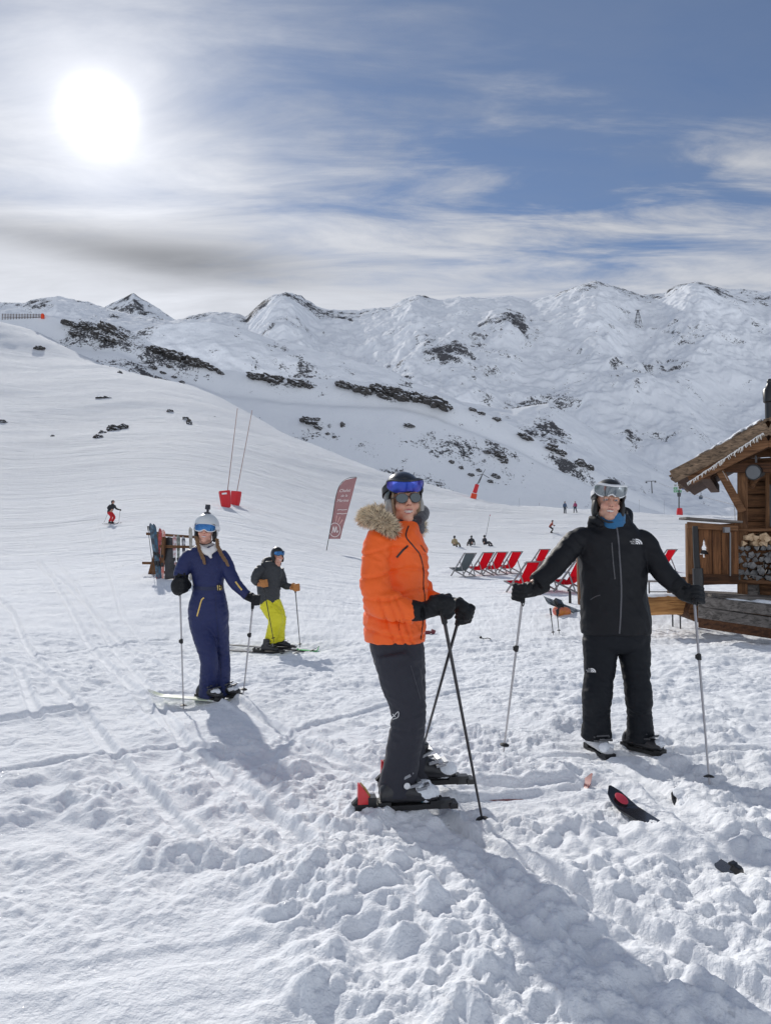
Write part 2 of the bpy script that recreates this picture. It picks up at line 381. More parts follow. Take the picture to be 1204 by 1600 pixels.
# ------------------------------------------------------------------ mesh helpers
def tagit(o, label=None, cat=None, group=None, kind=None):
    if label: o['label'] = label
    if cat: o['category'] = cat
    if group: o['group'] = group
    if kind: o['kind'] = kind
    return o
def grid_mesh(name, X, Y, Z, mat, attr=None, parent=None, smooth=True):
    nr, nc = X.shape; me = bpy.data.meshes.new(name)
    co = np.stack([X, Y, Z], -1).reshape(-1, 3).astype(np.float32)
    me.vertices.add(nr*nc); me.vertices.foreach_set('co', co.ravel())
    i = np.arange(nr*nc).reshape(nr, nc)
    q = np.stack([i[:-1, :-1], i[:-1, 1:], i[1:, 1:], i[1:, :-1]], -1).reshape(-1)
    n = (nr-1)*(nc-1)
    me.loops.add(n*4); me.loops.foreach_set('vertex_index', q.astype(np.int32))
    me.polygons.add(n); me.polygons.foreach_set('loop_start', np.arange(0, n*4, 4, dtype=np.int32)); me.polygons.foreach_set('loop_total', np.full(n, 4, np.int32))
    me.update(calc_edges=True)
    me.polygons.foreach_set('use_smooth', np.full(n, smooth))
    if attr is not None:
        a = me.attributes.new('rock', 'FLOAT', 'POINT'); a.data.foreach_set('value', attr.reshape(-1).astype(np.float32))
    me.materials.append(mat); me.validate()
    o = bpy.data.objects.new(name, me); COL.objects.link(o); return o
class Thing:
    pass
ORG = {}
def thing(name, label, cat, loc, group=None, rz=0):
    o = bpy.data.objects.new(name, None); COL.objects.link(o); o.location = loc; o.rotation_euler.z = rz
    o.empty_display_size = .1
    tagit(o, label, cat, group); ORG[o.name] = Vector(loc); return o
def cr(pts, n=6):
    """catmull-rom through points of any dimension"""
    p = [np.array(a, float) for a in pts]; out = []
    for i in range(len(p)-1):
        a = p[max(i-1, 0)]; b = p[i]; c = p[i+1]; d = p[min(i+2, len(p)-1)]
        for k in range(n):
            t = k/n; out.append(.5*((2*b)+(-a+c)*t+(2*a-5*b+4*c-d)*t*t+(-a+3*b-3*c+d)*t**3))
    out.append(p[-1]); return out
class MB:
    def __init__(s): s.v = []; s.f = []; s.mi = []; s.M = None
    def add(s, vs, fs, mi=0):
        o = len(s.v)
        if s.M is not None: vs = [s.M @ Vector(a) for a in vs]
        s.v += [tuple(a) for a in vs]; s.f += [tuple(o+i for i in f) for f in fs]; s.mi += [mi]*len(fs); return s
    def box(s, c, size, rot=None, mi=0, taper=1.0):
        c = Vector(c); a, b, h = [k/2 for k in size]; vs = []
        for z, k in ((-h, 1), (h, taper)):
            for x, y in ((-a, -b), (a, -b), (a, b), (-a, b)): vs.append(Vector((x*k, y*k, z)))
        if rot is not None:
            if not isinstance(rot, Matrix):
                from mathutils import Euler
                rot = Euler(rot).to_matrix()
            vs = [rot @ v for v in vs]
        return s.add([c+v for v in vs], [(3,2,1,0),(4,5,6,7),(0,1,5,4),(1,2,6,5),(2,3,7,6),(3,0,4,7)], mi)
    def beam(s, a, b, w, h, up=(0,0,1), mi=0):
        a = Vector(a); b = Vector(b); z = (b-a).normalized(); x = Vector(up).cross(z)
        if x.length < 1e-4: x = Vector((1,0,0))
        x.normalize(); y = z.cross(x); m = Matrix((x, y, z)).transposed()
        return s.box((a+b)/2, (w, h, (b-a).length), m, mi)
    def loft(s, rings, mi=0, caps=True):
        """rings: lists of equal numbers of points"""
        n = len(rings[0]); vs = [p for r in rings for p in r]; fs = []
        for i in range(len(rings)-1):
            for j in range(n):
                k = (j+1) % n; fs.append((i*n+j, i*n+k, (i+1)*n+k, (i+1)*n+j))
        if caps: fs.append(tuple(reversed(range(n)))); fs.append(tuple((len(rings)-1)*n+j for j in range(n)))
        return s.add(vs, fs, mi)
    def tube(s, pts, r, n=12, mi=0, caps=True, flat=1.0, up=None):
        pts = [Vector(p) for p in pts]; N = len(pts); rr = r if hasattr(r, '__len__') else [r]*N
        rings = []; prev = None
        for i, p in enumerate(pts):
            t = (pts[min(i+1, N-1)]-pts[max(i-1, 0)]).normalized()
            if prev is None:
                a = Vector(up) if up is not None else (Vector((0,0,1)) if abs(t.z) < .9 else Vector((0,1,0)))
                x = t.cross(a).normalized()
            else:
                x = prev-t*prev.dot(t); x.normalize()
            prev = x; y = t.cross(x)
            rings.append([p+x*(rr[i]*math.cos(2*math.pi*k/n))+y*(rr[i]*flat*math.sin(2*math.pi*k/n)) for k in range(n)])
        return s.loft(rings, mi, caps)
    def ctube(s, pts, r, n=12, mi=0, sub=5, **k):
        q = cr([tuple(p)+(rr,) for p, rr in zip(pts, r if hasattr(r, '__len__') else [r]*len(pts))], sub)
        q = [(a[:3], max(a[3], .0005)) for a in q]
        return s.tube([a[0] for a in q], [a[1] for a in q], n, mi, **k)
    def ell(s, c, r, m=None, mi=0, nu=20, nv=12):
        c = Vector(c); rx, ry, rz = r if hasattr(r, '__len__') else (r, r, r); rings = []
        for i in range(nv+1):
            th = math.pi*(i+.001)/(nv+.002); ring = []
            for j in range(nu):
                ph = 2*math.pi*j/nu; v = Vector((rx*math.sin(th)*math.cos(ph), ry*math.sin(th)*math.sin(ph), -rz*math.cos(th)))
                if m is not None: v = m @ v
                ring.append(c+v)
            rings.append(ring)
        return s.loft(rings, mi, True)
    def capsule(s, a, b, ra, rb, n=12, mi=0):
        a = Vector(a); b = Vector(b); d = (b-a); L = d.length; t = d/L; pts = []; rs = []
        for k in range(5):
            q = math.pi/2*(k/4); pts.append(a-t*ra*math.cos(q)); rs.append(max(ra*math.sin(q), .0004))
        for k in range(1, 5): pts.append(a+d*k/5); rs.append(ra+(rb-ra)*k/5)
        for k in range(5):
            q = math.pi/2*(k/4); pts.append(b+t*rb*math.sin(q)); rs.append(max(rb*math.cos(q), .0004))
        return s.tube(pts, rs, n, mi)
    def prism(s, poly, M, depth, mi=0):
        """2D polygon extruded along local z by depth; M maps local to place"""
        n = len(poly); vs = [M @ Vector((x, y, 0)) for x, y in poly]+[M @ Vector((x, y, depth)) for x, y in poly]
        fs = [tuple(reversed(range(n))), tuple(range(n, 2*n))]+[(i, (i+1) % n, n+(i+1) % n, n+i) for i in range(n)]
        return s.add(vs, fs, mi)
    def mesh(s, name, off=Vector((0,0,0))):
        me = bpy.data.meshes.new(name); me.from_pydata([tuple(Vector(v)-off) for v in s.v], [], s.f)
        me.polygons.foreach_set('material_index', s.mi); return me
    def build(s, name, mats, parent=None, smooth=True, world=True, bevel=0, angle=40):
        off = ORG.get(parent.name, Vector((0,0,0))) if (parent is not None and world) else Vector((0,0,0))
        me = s.mesh(name, off)
        for m in (mats if isinstance(mats, (list, tuple)) else [mats]): me.materials.append(m)
        o = bpy.data.objects.new(name, me); COL.objects.link(o)
        if parent is not None:
            o.parent = parent; ORG[o.name] = off
        fixn(me)
        if smooth:
            me.polygons.foreach_set('use_smooth', [True]*len(me.polygons)); me.set_sharp_from_angle(angle=R(angle))
        if bevel:
            b = o.modifiers.new('bevel', 'BEVEL'); b.width = bevel; b.segments = 2; b.limit_method = 'ANGLE'
        return o
def fixn(me):
    bm = bmesh.new(); bm.from_mesh(me); bmesh.ops.recalc_face_normals(bm, faces=bm.faces); bm.to_mesh(me); bm.free()
def remeshed(mb, name, voxel, off, smooth=4, post=None):
    """fuse the overlapping solids of mb into one continuous surface"""
    me = mb.mesh(name, off); fixn(me)
    tmp = bpy.data.objects.new('tmp', me); COL.objects.link(tmp)
    r = tmp.modifiers.new('r', 'REMESH'); r.mode = 'VOXEL'; r.voxel_size = voxel; r.adaptivity = 0
    if smooth:
        sm = tmp.modifiers.new('s', 'SMOOTH'); sm.iterations = smooth; sm.factor = .5
    dg = bpy.context.evaluated_depsgraph_get(); dg.update()
    ev = tmp.evaluated_get(dg); out = bpy.data.meshes.new_from_object(ev)
    bpy.data.objects.remove(tmp); bpy.data.meshes.remove(me); out.name = name
    n = len(out.vertices); co = np.empty(n*3, np.float32); out.vertices.foreach_get('co', co); co = co.reshape(-1, 3)
    nr = np.empty(n*3, np.float32); out.vertex_normals.foreach_get('vector', nr); nr = nr.reshape(-1, 3)
    if post is not None:
        co = post(co.astype(float)+np.array(off), nr.astype(float))-np.array(off)
        out.vertices.foreach_set('co', co.astype(np.float32).ravel())
    out.update(); out.polygons.foreach_set('use_smooth', np.full(len(out.polygons), True)); return out
def addmesh(name, me, mats, parent):
    me.materials.clear()
    for m in (mats if isinstance(mats, (list, tuple)) else [mats]): me.materials.append(m)
    o = bpy.data.objects.new(name, me); COL.objects.link(o); o.parent = parent; ORG[o.name] = ORG[parent.name]; return o
def copy_tree(o, parent=None):
    c = o.copy(); COL.objects.link(c)
    if parent is not None: c.parent = parent
    for ch in [k for k in o.children]: 
        d = copy_tree(ch, c)
    return c
# ------------------------------------------------------------------ anchors under the people (before the ground is made)
OR_D, MA_D, BL_D, YE_D = 3.73, 5.08, 6.77, 11.7
for a in ((620,1268,OR_D-.08,.30),(675,1232,OR_D+.16,.30),(753,1281,3.60,.22),(932,1172,MA_D,.35),(1000,1167,MA_D+.05,.35),
          (1108,1228,4.45,.3),(786,1176,5.05,.3),(340,1093,BL_D,.55),(287,1113,6.45,.35),(380,1087,6.75,.35),(428,1020,YE_D,.9)):
    pad(*a)
# ------------------------------------------------------------------ snow field: one sheet, dense near the camera
def build_field():
    a = np.linspace(-1, 1, 1120); r = .56*a+.50*np.sign(a)*np.abs(a)**4.2
    d1 = np.exp(np.arange(math.log(.5), math.log(12.5), .0044)); d2 = np.exp(np.arange(math.log(12.5), math.log(640), .0118))[1:]
    d = np.concatenate([d1, d2]); Y = np.repeat(d[:, None], len(r), 1); X = r[None, :]*(Y+1.2)
    Z = G(X, Y)
    o = grid_mesh('snow_field', X, Y, Z, SNOW); tagit(o, kind='structure')
    # the snow behind and beside the photographer
    g = np.linspace(-1, 1, 90); gx = 220*np.sign(g)*np.abs(g)**2.2; gy = .52-160*np.linspace(0, 1, 60)**2
    XX, YY = np.meshgrid(gx, gy[::-1]); ZZ = 0*XX+bz(0, .5)-.02+.03*fbm(XX*.5, YY*.5, 3, 5)
    o = grid_mesh('snow_ground', XX, YY, ZZ, SNOW); tagit(o, kind='structure')
SNOW = snow_mat('snow')
build_field()
# ------------------------------------------------------------------ the slopes and mountains behind
def sheet(name, rows_top, row_bot, d_bot, d_top, power, noise, rockf, mat, nr=260, nc=700, s0=-500, s1=1700, back=.5, vis=None):
    s = np.linspace(s0, s1, nc); t = np.concatenate([np.linspace(0, 1, nr), 1+np.linspace(.02, 1, 24)*back])
    S, T = np.meshgrid(s, t); top = np.interp(S, [p[0] for p in rows_top], [p[1] for p in rows_top])
    db = d_bot(S) if callable(d_bot) else d_bot+0*S; dt = d_top(S) if callable(d_top) else d_top+0*S
    D = db+(dt-db)*T
    Tc = np.clip(T, 0, 1)
    bot = row_bot+0*S
    zt = row2t(top)*dt; zb = row2t(bot)*db
    Z = zb+(zt-zb)*Tc**power
    X = (S-602)/FPX*D; Y = D
    Z = Z+noise(X, Y, Tc, S)
    over = np.clip(T-1, 0, None); Z = Z-over*(dt-db)*.55
    Z = Z+CAMZ
    rk = rockf(X, Y, Tc, S, Z)
    o = grid_mesh(name, X, Y, Z, mat, rk); tagit(o, kind='structure'); return o
SK = [(-500,455),(-300,440),(-120,468),(0,473),(30,473),(60,465),(82,463),(110,468),(130,472),(160,481),(200,492),(262,502),(300,493),(330,488),(365,490),(382,496),
      (400,480),(418,471),(440,467),(468,468),(500,483),(520,484),(560,485),(610,480),(640,464),(655,461),(690,469),(720,463),(745,466),(765,466),
      (800,462),(830,471),(870,461),(900,453),(918,446),(935,442),(955,447),(970,452),(1010,462),(1045,459),(1060,450),(1075,447),(1098,445),(1130,453),(1160,453),(1204,456),(1350,440),(1700,470)]
def bumps(S, T, lst):
    z = 0
    for s0, t0, ws, wt, h in lst: z = z+h*np.exp(-((S-s0)/ws)**2-((T-t0)/wt)**2)
    return z
def far_noise(X, Y, T, S):
    w = np.sin(np.pi*np.clip(T, 0, 1))**.6
    wx = X+90*fbm(X/500, Y/500, 3, 3); wy = Y+90*fbm(X/500+7, Y/500, 3, 4)
    z = w*(42*(ridged(wx/600, wy/720, 6, 11, .54)-.9)+20*(ridged(wx/230, wy/230, 6, 13, .58)-1)+10*fbm(wx/200, wy/200, 4, 14))
    z = z+(.25+.75*w)*5*fbm(X/60, Y/60, 4, 17, .6)+6*fbm(X/28, Y/40, 3, 19)*(T > .5)
    z = z+bumps(S, T, [(790,.62,60,.12,70),(700,.5,50,.2,45),(1020,.40,60,.07,55),(930,.8,70,.15,50),(440,.8,40,.2,70),(1100,.75,60,.2,50),(1150,.35,90,.08,-40),(600,.75,60,.12,40)])
    return z
def far_rock(X, Y, T, S, Z):
    a = sstep(T, .80, 1.0)*.60+bumps(S, T, [(1020,.47,50,.06,.55),(790,.66,60,.10,.55),(700,.52,80,.10,.45),(935,.95,50,.05,.35),(1100,.88,110,.08,.25),(440,.92,40,.09,.4),(640,.93,50,.08,-.1),(785,.95,45,.10,-.7),(1060,.18,60,.07,.4),(850,.36,60,.05,.6)])
    return np.clip(.06+a*.75+.60*fbm(X/170, Y/170, 5, 23, .6), 0, 1.1)
MTN = snow_mat('mountain snow and rock', far=True, scale=.42)
MTN2 = snow_mat('ridge snow and rock', far=True, scale=1.5)
# far peak standing behind the skyline on the left
sheet('mountain_peak', [(100,500),(150,486),(170,473),(188,464),(203,458),(216,466),(232,474),(250,487),(268,499),(290,510)], 540, 3300, 3900, 1.0,
      lambda X, Y, T, S: 26*(ridged(X/170, Y/170, 4, 5)-1.2)*np.sin(np.pi*T*.93)+8*fbm(X/60, Y/60, 3, 6),
      lambda X, Y, T, S, Z: np.clip(.42+.7*fbm(X/90, Y/90, 3, 8), 0, 1.1), MTN, 120, 160, 90, 300)
sheet('mountain', SK, 905, 1250, 2950, .98, far_noise, far_rock, MTN, 420, 1000)
# closer shoulder behind the shaded ridge
SH = [(-500,520),(200,520),(262,505),(300,502),(335,505),(380,515),(430,532),(480,545),(530,556),(600,575),(650,600),(720,628),(800,640),(860,633),(900,655),(980,706),(1060,740),(1150,772),(1300,800),(1700,830)]
def sh_noise(X, Y, T, S):
    return (.35+.65*np.sin(np.pi*T))*(14*(ridged(X/190, Y/190, 4, 31)-1)+7*fbm(X/60, Y/60, 4, 33, .6))
sheet('snow_shoulder', SH, 880, 770, 1180, 1.0, sh_noise, lambda X, Y, T, S, Z: np.clip(.18+.6*fbm(X/90, Y/90, 4, 35)+bumps(S, T, [(850,.8,60,.15,.3),(450,.9,70,.08,.3)]), 0, 1), MTN, 220, 700)
# the shaded ridge that runs down to the right
RD = [(-500,430),(-150,480),(0,489),(60,491),(90,497),(130,497),(180,506),(210,522),(240,541),(300,560),(345,578),(400,583),(450,590),(500,591),(560,596),(620,601),(680,615),(720,632),(760,646),(810,668),(850,692),(900,716),(930,735),(970,757),(1010,777),(1060,801),(1100,818),(1204,850),(1700,900)]
def rd_noise(X, Y, T, S):
    return (.30+.70*np.sin(np.pi*T))*(3.2*fbm(X/80, Y/80, 3, 41)+.5*fbm(X/14, Y/14, 3, 43, .6))-3.0*np.exp(-((T-.86)/.05)**2)
def rd_rock(X, Y, T, S, Z):
    a = bumps(S, T, [(150,.93,55,.11,.42),(120,.75,60,.14,.40),(285,.96,60,.06,.45),(240,.70,60,.25,.62),(330,.45,60,.2,.40),(440,.97,50,.05,.5),(620,.955,90,.06,.5),(700,.6,80,.12,.50),(500,.60,60,.1,.35),(780,.75,50,.12,.45),(890,.9,50,.1,.5),(660,.35,60,.10,.5)])
    return np.clip(a+.25*fbm(X/30, Y/30, 4, 45), 0, 1.1)
sheet('snow_ridge', RD, 880, lambda S: 285+.03*S.clip(0), lambda S: 415-.05*S, .92, rd_noise, rd_rock, MTN2, 260, 900)

# ------------------------------------------------------------------ people
from mathutils import Euler
M_SKIN = pbr('skin', (.62,.36,.26), .50, nscale=40, namt=.05, bump=.05, bscale=300, vcol='tint', spec=.35)
M_SKIN.node_tree.nodes['Principled BSDF'].inputs['Subsurface Weight'].default_value = .08
M_SKIN.node_tree.nodes['Principled BSDF'].inputs['Subsurface Radius'].default_value = (.02,.008,.004)
M_BLACKP = pbr('black plastic', (.014,.014,.016), .32, nscale=20, namt=.2)
M_GLOVE = pbr('black glove leather', (.007,.008,.010), .6, nscale=40, namt=.3, bump=.25, bscale=180, spec=.3)
M_STEEL = pbr('pole aluminium', (.42,.41,.42), .35, .8, nscale=60, namt=.1)
M_RUBBER = pbr('black rubber', (.012,.012,.013), .6, nscale=80, namt=.2)
M_GREYM = pbr('dark metal', (.08,.08,.085), .4, .6, nscale=30)
M_WHITE = pbr('white print', (.80,.80,.80), .5, nscale=60, namt=.04)
M_WHITEP = pbr('white plastic', (.74,.75,.76), .35, nscale=30, namt=.05)
M_SNOWB = pbr('clinging snow', (.82,.85,.89), .9, nscale=60, namt=.04, bump=.5, bscale=90, spec=.05)
def headM(u, v, d, yaw=0, pitch=0, roll=0, s=1.0):
    return Matrix.Translation(P(u, v, d)) @ Euler((R(pitch), R(roll), R(yaw)), 'XYZ').to_matrix().to_4x4() @ Matrix.Scale(s, 4)
def head_shape(mb, M):
    k = mb.M; mb.M = M
    mb.ell((0,.018,.032), (.076,.094,.088)); mb.ell((0,-.028,-.040), (.058,.060,.078)); mb.ell((0,-.060,-.100), (.030,.026,.024))
    for s in (-1, 1):
        mb.ell((s*.036,-.062,-.036), (.028,.026,.026)); mb.ell((s*.080,.012,-.012), (.010,.020,.032))
        mb.ell((s*.030,-.083,.026), (.026,.012,.008)); mb.ell((s*.031,-.078,.006), (.014,.012,.009))
        mb.ell((s*.045,-.01,-.075), (.018,.04,.03)); mb.ell((s*.012,-.098,-.030), (.009,.010,.008))
    mb.tube([(0,-.080,.018), (0,-.092,.004), (0,-.104,-.014), (0,-.109,-.026), (0,-.098,-.036)], [.007,.009,.011,.0135,.009], 10)
    mb.tube([(-.027,-.074,-.058), (-.012,-.086,-.060), (0,-.089,-.0595), (.012,-.086,-.060), (.027,-.074,-.058)], [.005,.007,.007,.007,.005], 8)
    mb.tube([(-.022,-.073,-.074), (0,-.085,-.078), (.022,-.073,-.074)], [.006,.008,.006], 8)
    mb.tube([(0,.02,-.07), (0,.035,-.17)], [.058,.062], 14)
    mb.M = k
def paint_head(me, M, off, skin=(.60,.33,.235), lips=(.45,.13,.11), teeth=True, brow=(.12,.07,.045), iris=(.05,.08,.12), stubble=0, squint=0):
    n = len(me.vertices); co = np.empty(n*3, np.float32); me.vertices.foreach_get('co', co); co = co.reshape(-1, 3)+np.array(off)
    Mi = np.array(M.inverted()); l = co@Mi[:3, :3].T+Mi[:3, 3]
    c = np.tile(np.array(skin), (n, 1)); x, y, z = l[:, 0], l[:, 1], l[:, 2]; front = y < -.03
    def blend(m, col): 
        nonlocal c
        c = c*(1-m[:, None])+np.array(col)*m[:, None]
    blend(.35*np.exp(-((np.abs(x)-.036)/.018)**2-((z+.032)/.018)**2)*front, (.66,.24,.18))
    blend(.3*np.exp(-(x/.014)**2-((z+.028)/.014)**2)*front, (.66,.26,.19))
    if stubble: blend(stubble*sstep(z, -.045, -.07)*front*sstep(np.abs(x), .07, .03), (.30,.19,.14))
    curve = z+.068-6.5*x*x      # smile curve
    half = .0235
    inm = front & (np.abs(x) < half) & (y < -.05)
    w = np.sqrt(np.clip(1-(x/half)**2, 0, 1))
    blend((inm & (np.abs(curve) < .0135*w)).astype(float), lips)
    if teeth: blend((inm & (np.abs(curve+.0005) < .0058*w)).astype(float), (.62,.57,.51))
    else: blend((inm & (np.abs(curve+.001) < .0018)).astype(float), (.15,.05,.05))
    blend((inm & (np.abs(curve+.001) < .0092*w) & (np.abs(curve+.001) > .0058*w)).astype(float)*.6 if teeth else 0*x, (.25,.07,.07))
    for s in (-1, 1):
        ex = (x-s*.031)/.0145; ez = (z-.006)/(.0055 if squint else .0075); e = ex*ex+ez*ez
        blend((front & (e < 1.5)).astype(float)*.8, (.16,.08,.06)); blend((front & (e < .9)).astype(float), (.40,.36,.34))
        blend((front & (((x-s*.031)/.0058)**2+ez*ez*.9 < 1)).astype(float), iris)
        blend((front & (np.abs(z-.027+ (np.abs(x)-.03)**2*9) < .0042) & (np.abs(np.abs(x)-.031) < .020) & (x*s > 0)).astype(float)*.8, brow)
        blend((front & (np.hypot((np.abs(x)-.0075)/.004, (z+.037)/.0028) < 1)).astype(float)*.7, (.15,.05,.04))
    a = me.attributes.new('tint', 'FLOAT_COLOR', 'POINT')
    a.data.foreach_set('color', np.concatenate([c, np.ones((n, 1))], 1).astype(np.float32).ravel())
def helmet_shape(mb, M, rx=.104, ry=.126, rz=.118, c=(0,.022,.042), zf=.062, zs=-.050, zb=-.070, thick=.012, n=40, K=14):
    k0 = mb.M; mb.M = M; cx, cy, cz = c
    def ring(t, shr):
        out = []
        for j in range(n):
            ph = 2*math.pi*j/n; fx, fy = math.sin(ph), -math.cos(ph)   # ph=0 front
            f = (1+math.cos(ph))/2; b = (1-math.cos(ph))/2
            side = 1-abs(math.cos(ph))
            wf = max(0, min(1, (f-.60)/.22)); wf = wf*wf*(3-2*wf)
            lo = zf*wf+(1-wf)*(zs*(1-b*b)+zb*b*b)
            cz_ = max(-.97, min(.97, (lo-cz)/rz)); thl = math.acos(cz_); th = thl*t
            RX, RY, RZ = rx-shr, ry-shr, rz-shr
            st = math.sin(th) if th < math.pi/2 else 1-(1-math.sin(th))*.35
            out.append(Vector((cx+RX*st*fx, cy+RY*st*fy, cz+RZ*math.cos(th))))
        return out
    rings = [ring(max(.002, k/K), 0) for k in range(K+1)]+[ring(max(.002, k/K), thick) for k in range(K, -1, -1)]
    mb.loft(rings, 0, True); mb.M = k0
def goggle_shape(fr, ln, M, zc=.0, hh=.036, rx=.088, ry=.104, y0=.0, amax=66, notch=.017, tilt=0, up=0.0, grow=.008):
    """curved frame (fr) and lens (ln) wrapped round the front of a head or helmet"""
    n = 28
    def solid(mb, hgt, a_m, r0, r1, nt, hollow=None):
        T = Matrix.Translation((0, y0, zc)) @ Euler((R(tilt), 0, 0)).to_matrix().to_4x4()
        k0 = mb.M; mb.M = M @ T; rings = []
        for i in range(n+1):
            a = R(a_m)*(2*i/n-1); e = abs(2*i/n-1); hs = hgt*(1-.45*e**4); nb = nt*math.exp(-(a/R(13))**2)
            def pt(r, z): return Vector(((rx+r)*math.sin(a), -(ry+r)*math.cos(a), z))
            lo = -hs+nb; rings.append([pt(r0, lo), pt(r1, lo+.003), pt(r1+.002, 0), pt(r1, hs-.003), pt(r0, hs)])
        mb.loft(rings); mb.M = k0
    solid(fr, hh+grow, amax+5, -.006, .010, notch)
    solid(ln, hh, amax, .006, .0145, notch)
def strap_shape(mb, M, rx=.107, ry=.129, z0=.05, z1=.03, w=.018, cy=.022, a0=55, c2=None):
    k0 = mb.M; mb.M = M; rings = []
    for i in range(33):
        a = R(a0+(360-2*a0)*i/32); z = z0+(z1-z0)*(1-math.cos(a))/2; s = 1.0
        p = Vector((rx*math.sin(a), cy-ry*math.cos(a), z)); q = Vector(((rx+.004)*math.sin(a), cy-(ry+.004)*math.cos(a), z))
        rings.append([p+Vector((0,0,-w)), q+Vector((0,0,-w)), q+Vector((0,0,w)), p+Vector((0,0,w))])
    mb.loft(rings); mb.M = k0
def glove_shape(mb, C, A, wrist, side=1, r=.016, s=1.0, curl=1.0):
    """a hand closed round a grip: palm, four bent fingers, thumb"""
    A = Vector(A).normalized(); T = (C-wrist); T -= A*T.dot(A); T.normalize(); B = A.cross(T)*side
    def at(th, rad, a): th = R(th); return C+(B*math.cos(th)+T*math.sin(th))*rad+A*a
    rr = r+.013*s
    mb.ell(C+B*(r+.021*s)-T*.006*s, (.054*s,.022*s,.044*s), Matrix((T, B, A)).transposed())
    for i, (L, w) in enumerate(((178,.0128),(198,.0135),(190,.0130),(165,.0118))):
        a = (.036-.0245*i)*s
        pts = [C+B*(r+.024*s)+T*.012*s+A*a*.9, C+B*(r+.022*s)+T*.038*s+A*a, at(62, rr*1.45, a), at(L*.58, rr*1.1, a*1.02), at(L*.8, rr, a*1.02), at(L, rr, a)]
        mb.ctube(pts, [w*s*1.05,w*s*1.1,w*s,w*s,w*s*.95,w*s*.85], 10, sub=3)
    pts = [C+B*(r+.020*s)-T*.035*s+A*.020*s, C+B*(r+.004)-T*(rr*1.25)+A*.042*s, at(-125, rr*1.15, .046*s), at(-165, rr, .043*s)]
    mb.ctube(pts, [.019*s,.017*s,.0155*s,.013*s], 10, sub=3)
    w2 = wrist+(C-wrist)*.15
    mb.ctube([C+B*(r+.020*s)-T*.02*s, (C+B*.02-T*.06*s)*.6+wrist*.4, wrist], [.040*s,.038*s,.044*s], 14, sub=4)
def boot_shape(mb, sl, bk, M, s=1.0):
    """alpine boot: x forward, z up, sole at z=0"""
    k = mb.M; mb.M = sl.M = bk.M = M
    sl.box((.0,0,.012), (.315*s,.072,.024)); sl.box((.13*s,0,.030), (.05,.082,.018)); sl.box((-.12*s,0,.032), (.06,.078,.022))
    pr = [(-.140,.060,.036,.045),(-.115,.075,.047,.060),(-.06,.080,.050,.070),(.0,.075,.050,.062),(.06,.064,.052,.050),(.11,.056,.048,.038),(.145,.050,.034,.026)]
    mb.loft([[Vector((x*s, w*math.cos(2*math.pi*j/16), zc+h*math.sin(2*math.pi*j/16)*(1 if math.sin(2*math.pi*j/16) > 0 else .75))) for j in range(16)] for x, zc, w, h in pr])
    mb.ctube([(-.060*s,0,.08), (-.055*s,0,.13), (-.050*s,0,.18), (-.045*s,0,.22)], [.056,.055,.054,.052], 18, sub=4, flat=.9)
    for x, z, t in ((.060,.106,.5), (.020,.122,.6), (-.020,.165,1.2)):
        for sd in (-1, 1): bk.box((x*s, sd*.052, z), (.050,.012,.013), (0, R(-20*t), 0))
        bk.box((x*s+.03, 0, z+.012), (.022,.09,.010), (0, R(-30*t), 0))
    mb.M = sl.M = bk.M = k
def wrink(A=.006, f=(9,9,26), A2=.0025, f2=30, seed=1, extra=None):
    def fn(co, nr):
        x, y, z = co.T
        w = perlin(x*3+z*2, y*3-z, seed+5)*.35
        n = perlin(x*f[0]+y*f[1]*.7+w*4, z*f[2]+(x+y)*6+w*6, seed)+.6*perlin(x*f[0]*2+5, z*f[2]*1.7-y*9+w*8, seed+1)
        n = -np.abs(n)*1.6+.45
        m = perlin(x*f2+z*f2*.6, y*f2+z*f2*.7, seed+3)
        d = A*n+A2*m
        if extra is not None: d = d+extra(co, nr)
        return co+nr*d[:, None]
    return fn
def ering(u, v, d, a, b, n=28, p=2.3, tilt=0.0):
    c = P(u, v, d); out = []
    for k in range(n):
        t = 2*math.pi*k/n; cx, sy = math.cos(t), math.sin(t); q = (abs(cx)**p+abs(sy)**p)**(-1/p)
        out.append(c+Vector((a*cx*q, b*sy*q, tilt*cx*q*a)))
    return out
def torso(mb, d, rows, p=2.3, tilt=0.0):
    """rows: v, left u, right u, half depth, depth offset"""
    ppm = FPX/d; q = cr([tuple(r)+((0,) if len(r) == 4 else ()) for r in rows], 4)
    mb.loft([ering((r[1]+r[2])/2, r[0], d+r[4], (r[2]-r[1])/2/ppm, r[3], p=p, tilt=tilt) for r in q])
def limb(mb, d, pts, n=18, flat=1.0):
    ppm = FPX/d; mb.ctube([P(u, v, d+o) for u, v, o, r in pts], [r/ppm for u, v, o, r in pts], n, sub=6, flat=flat)
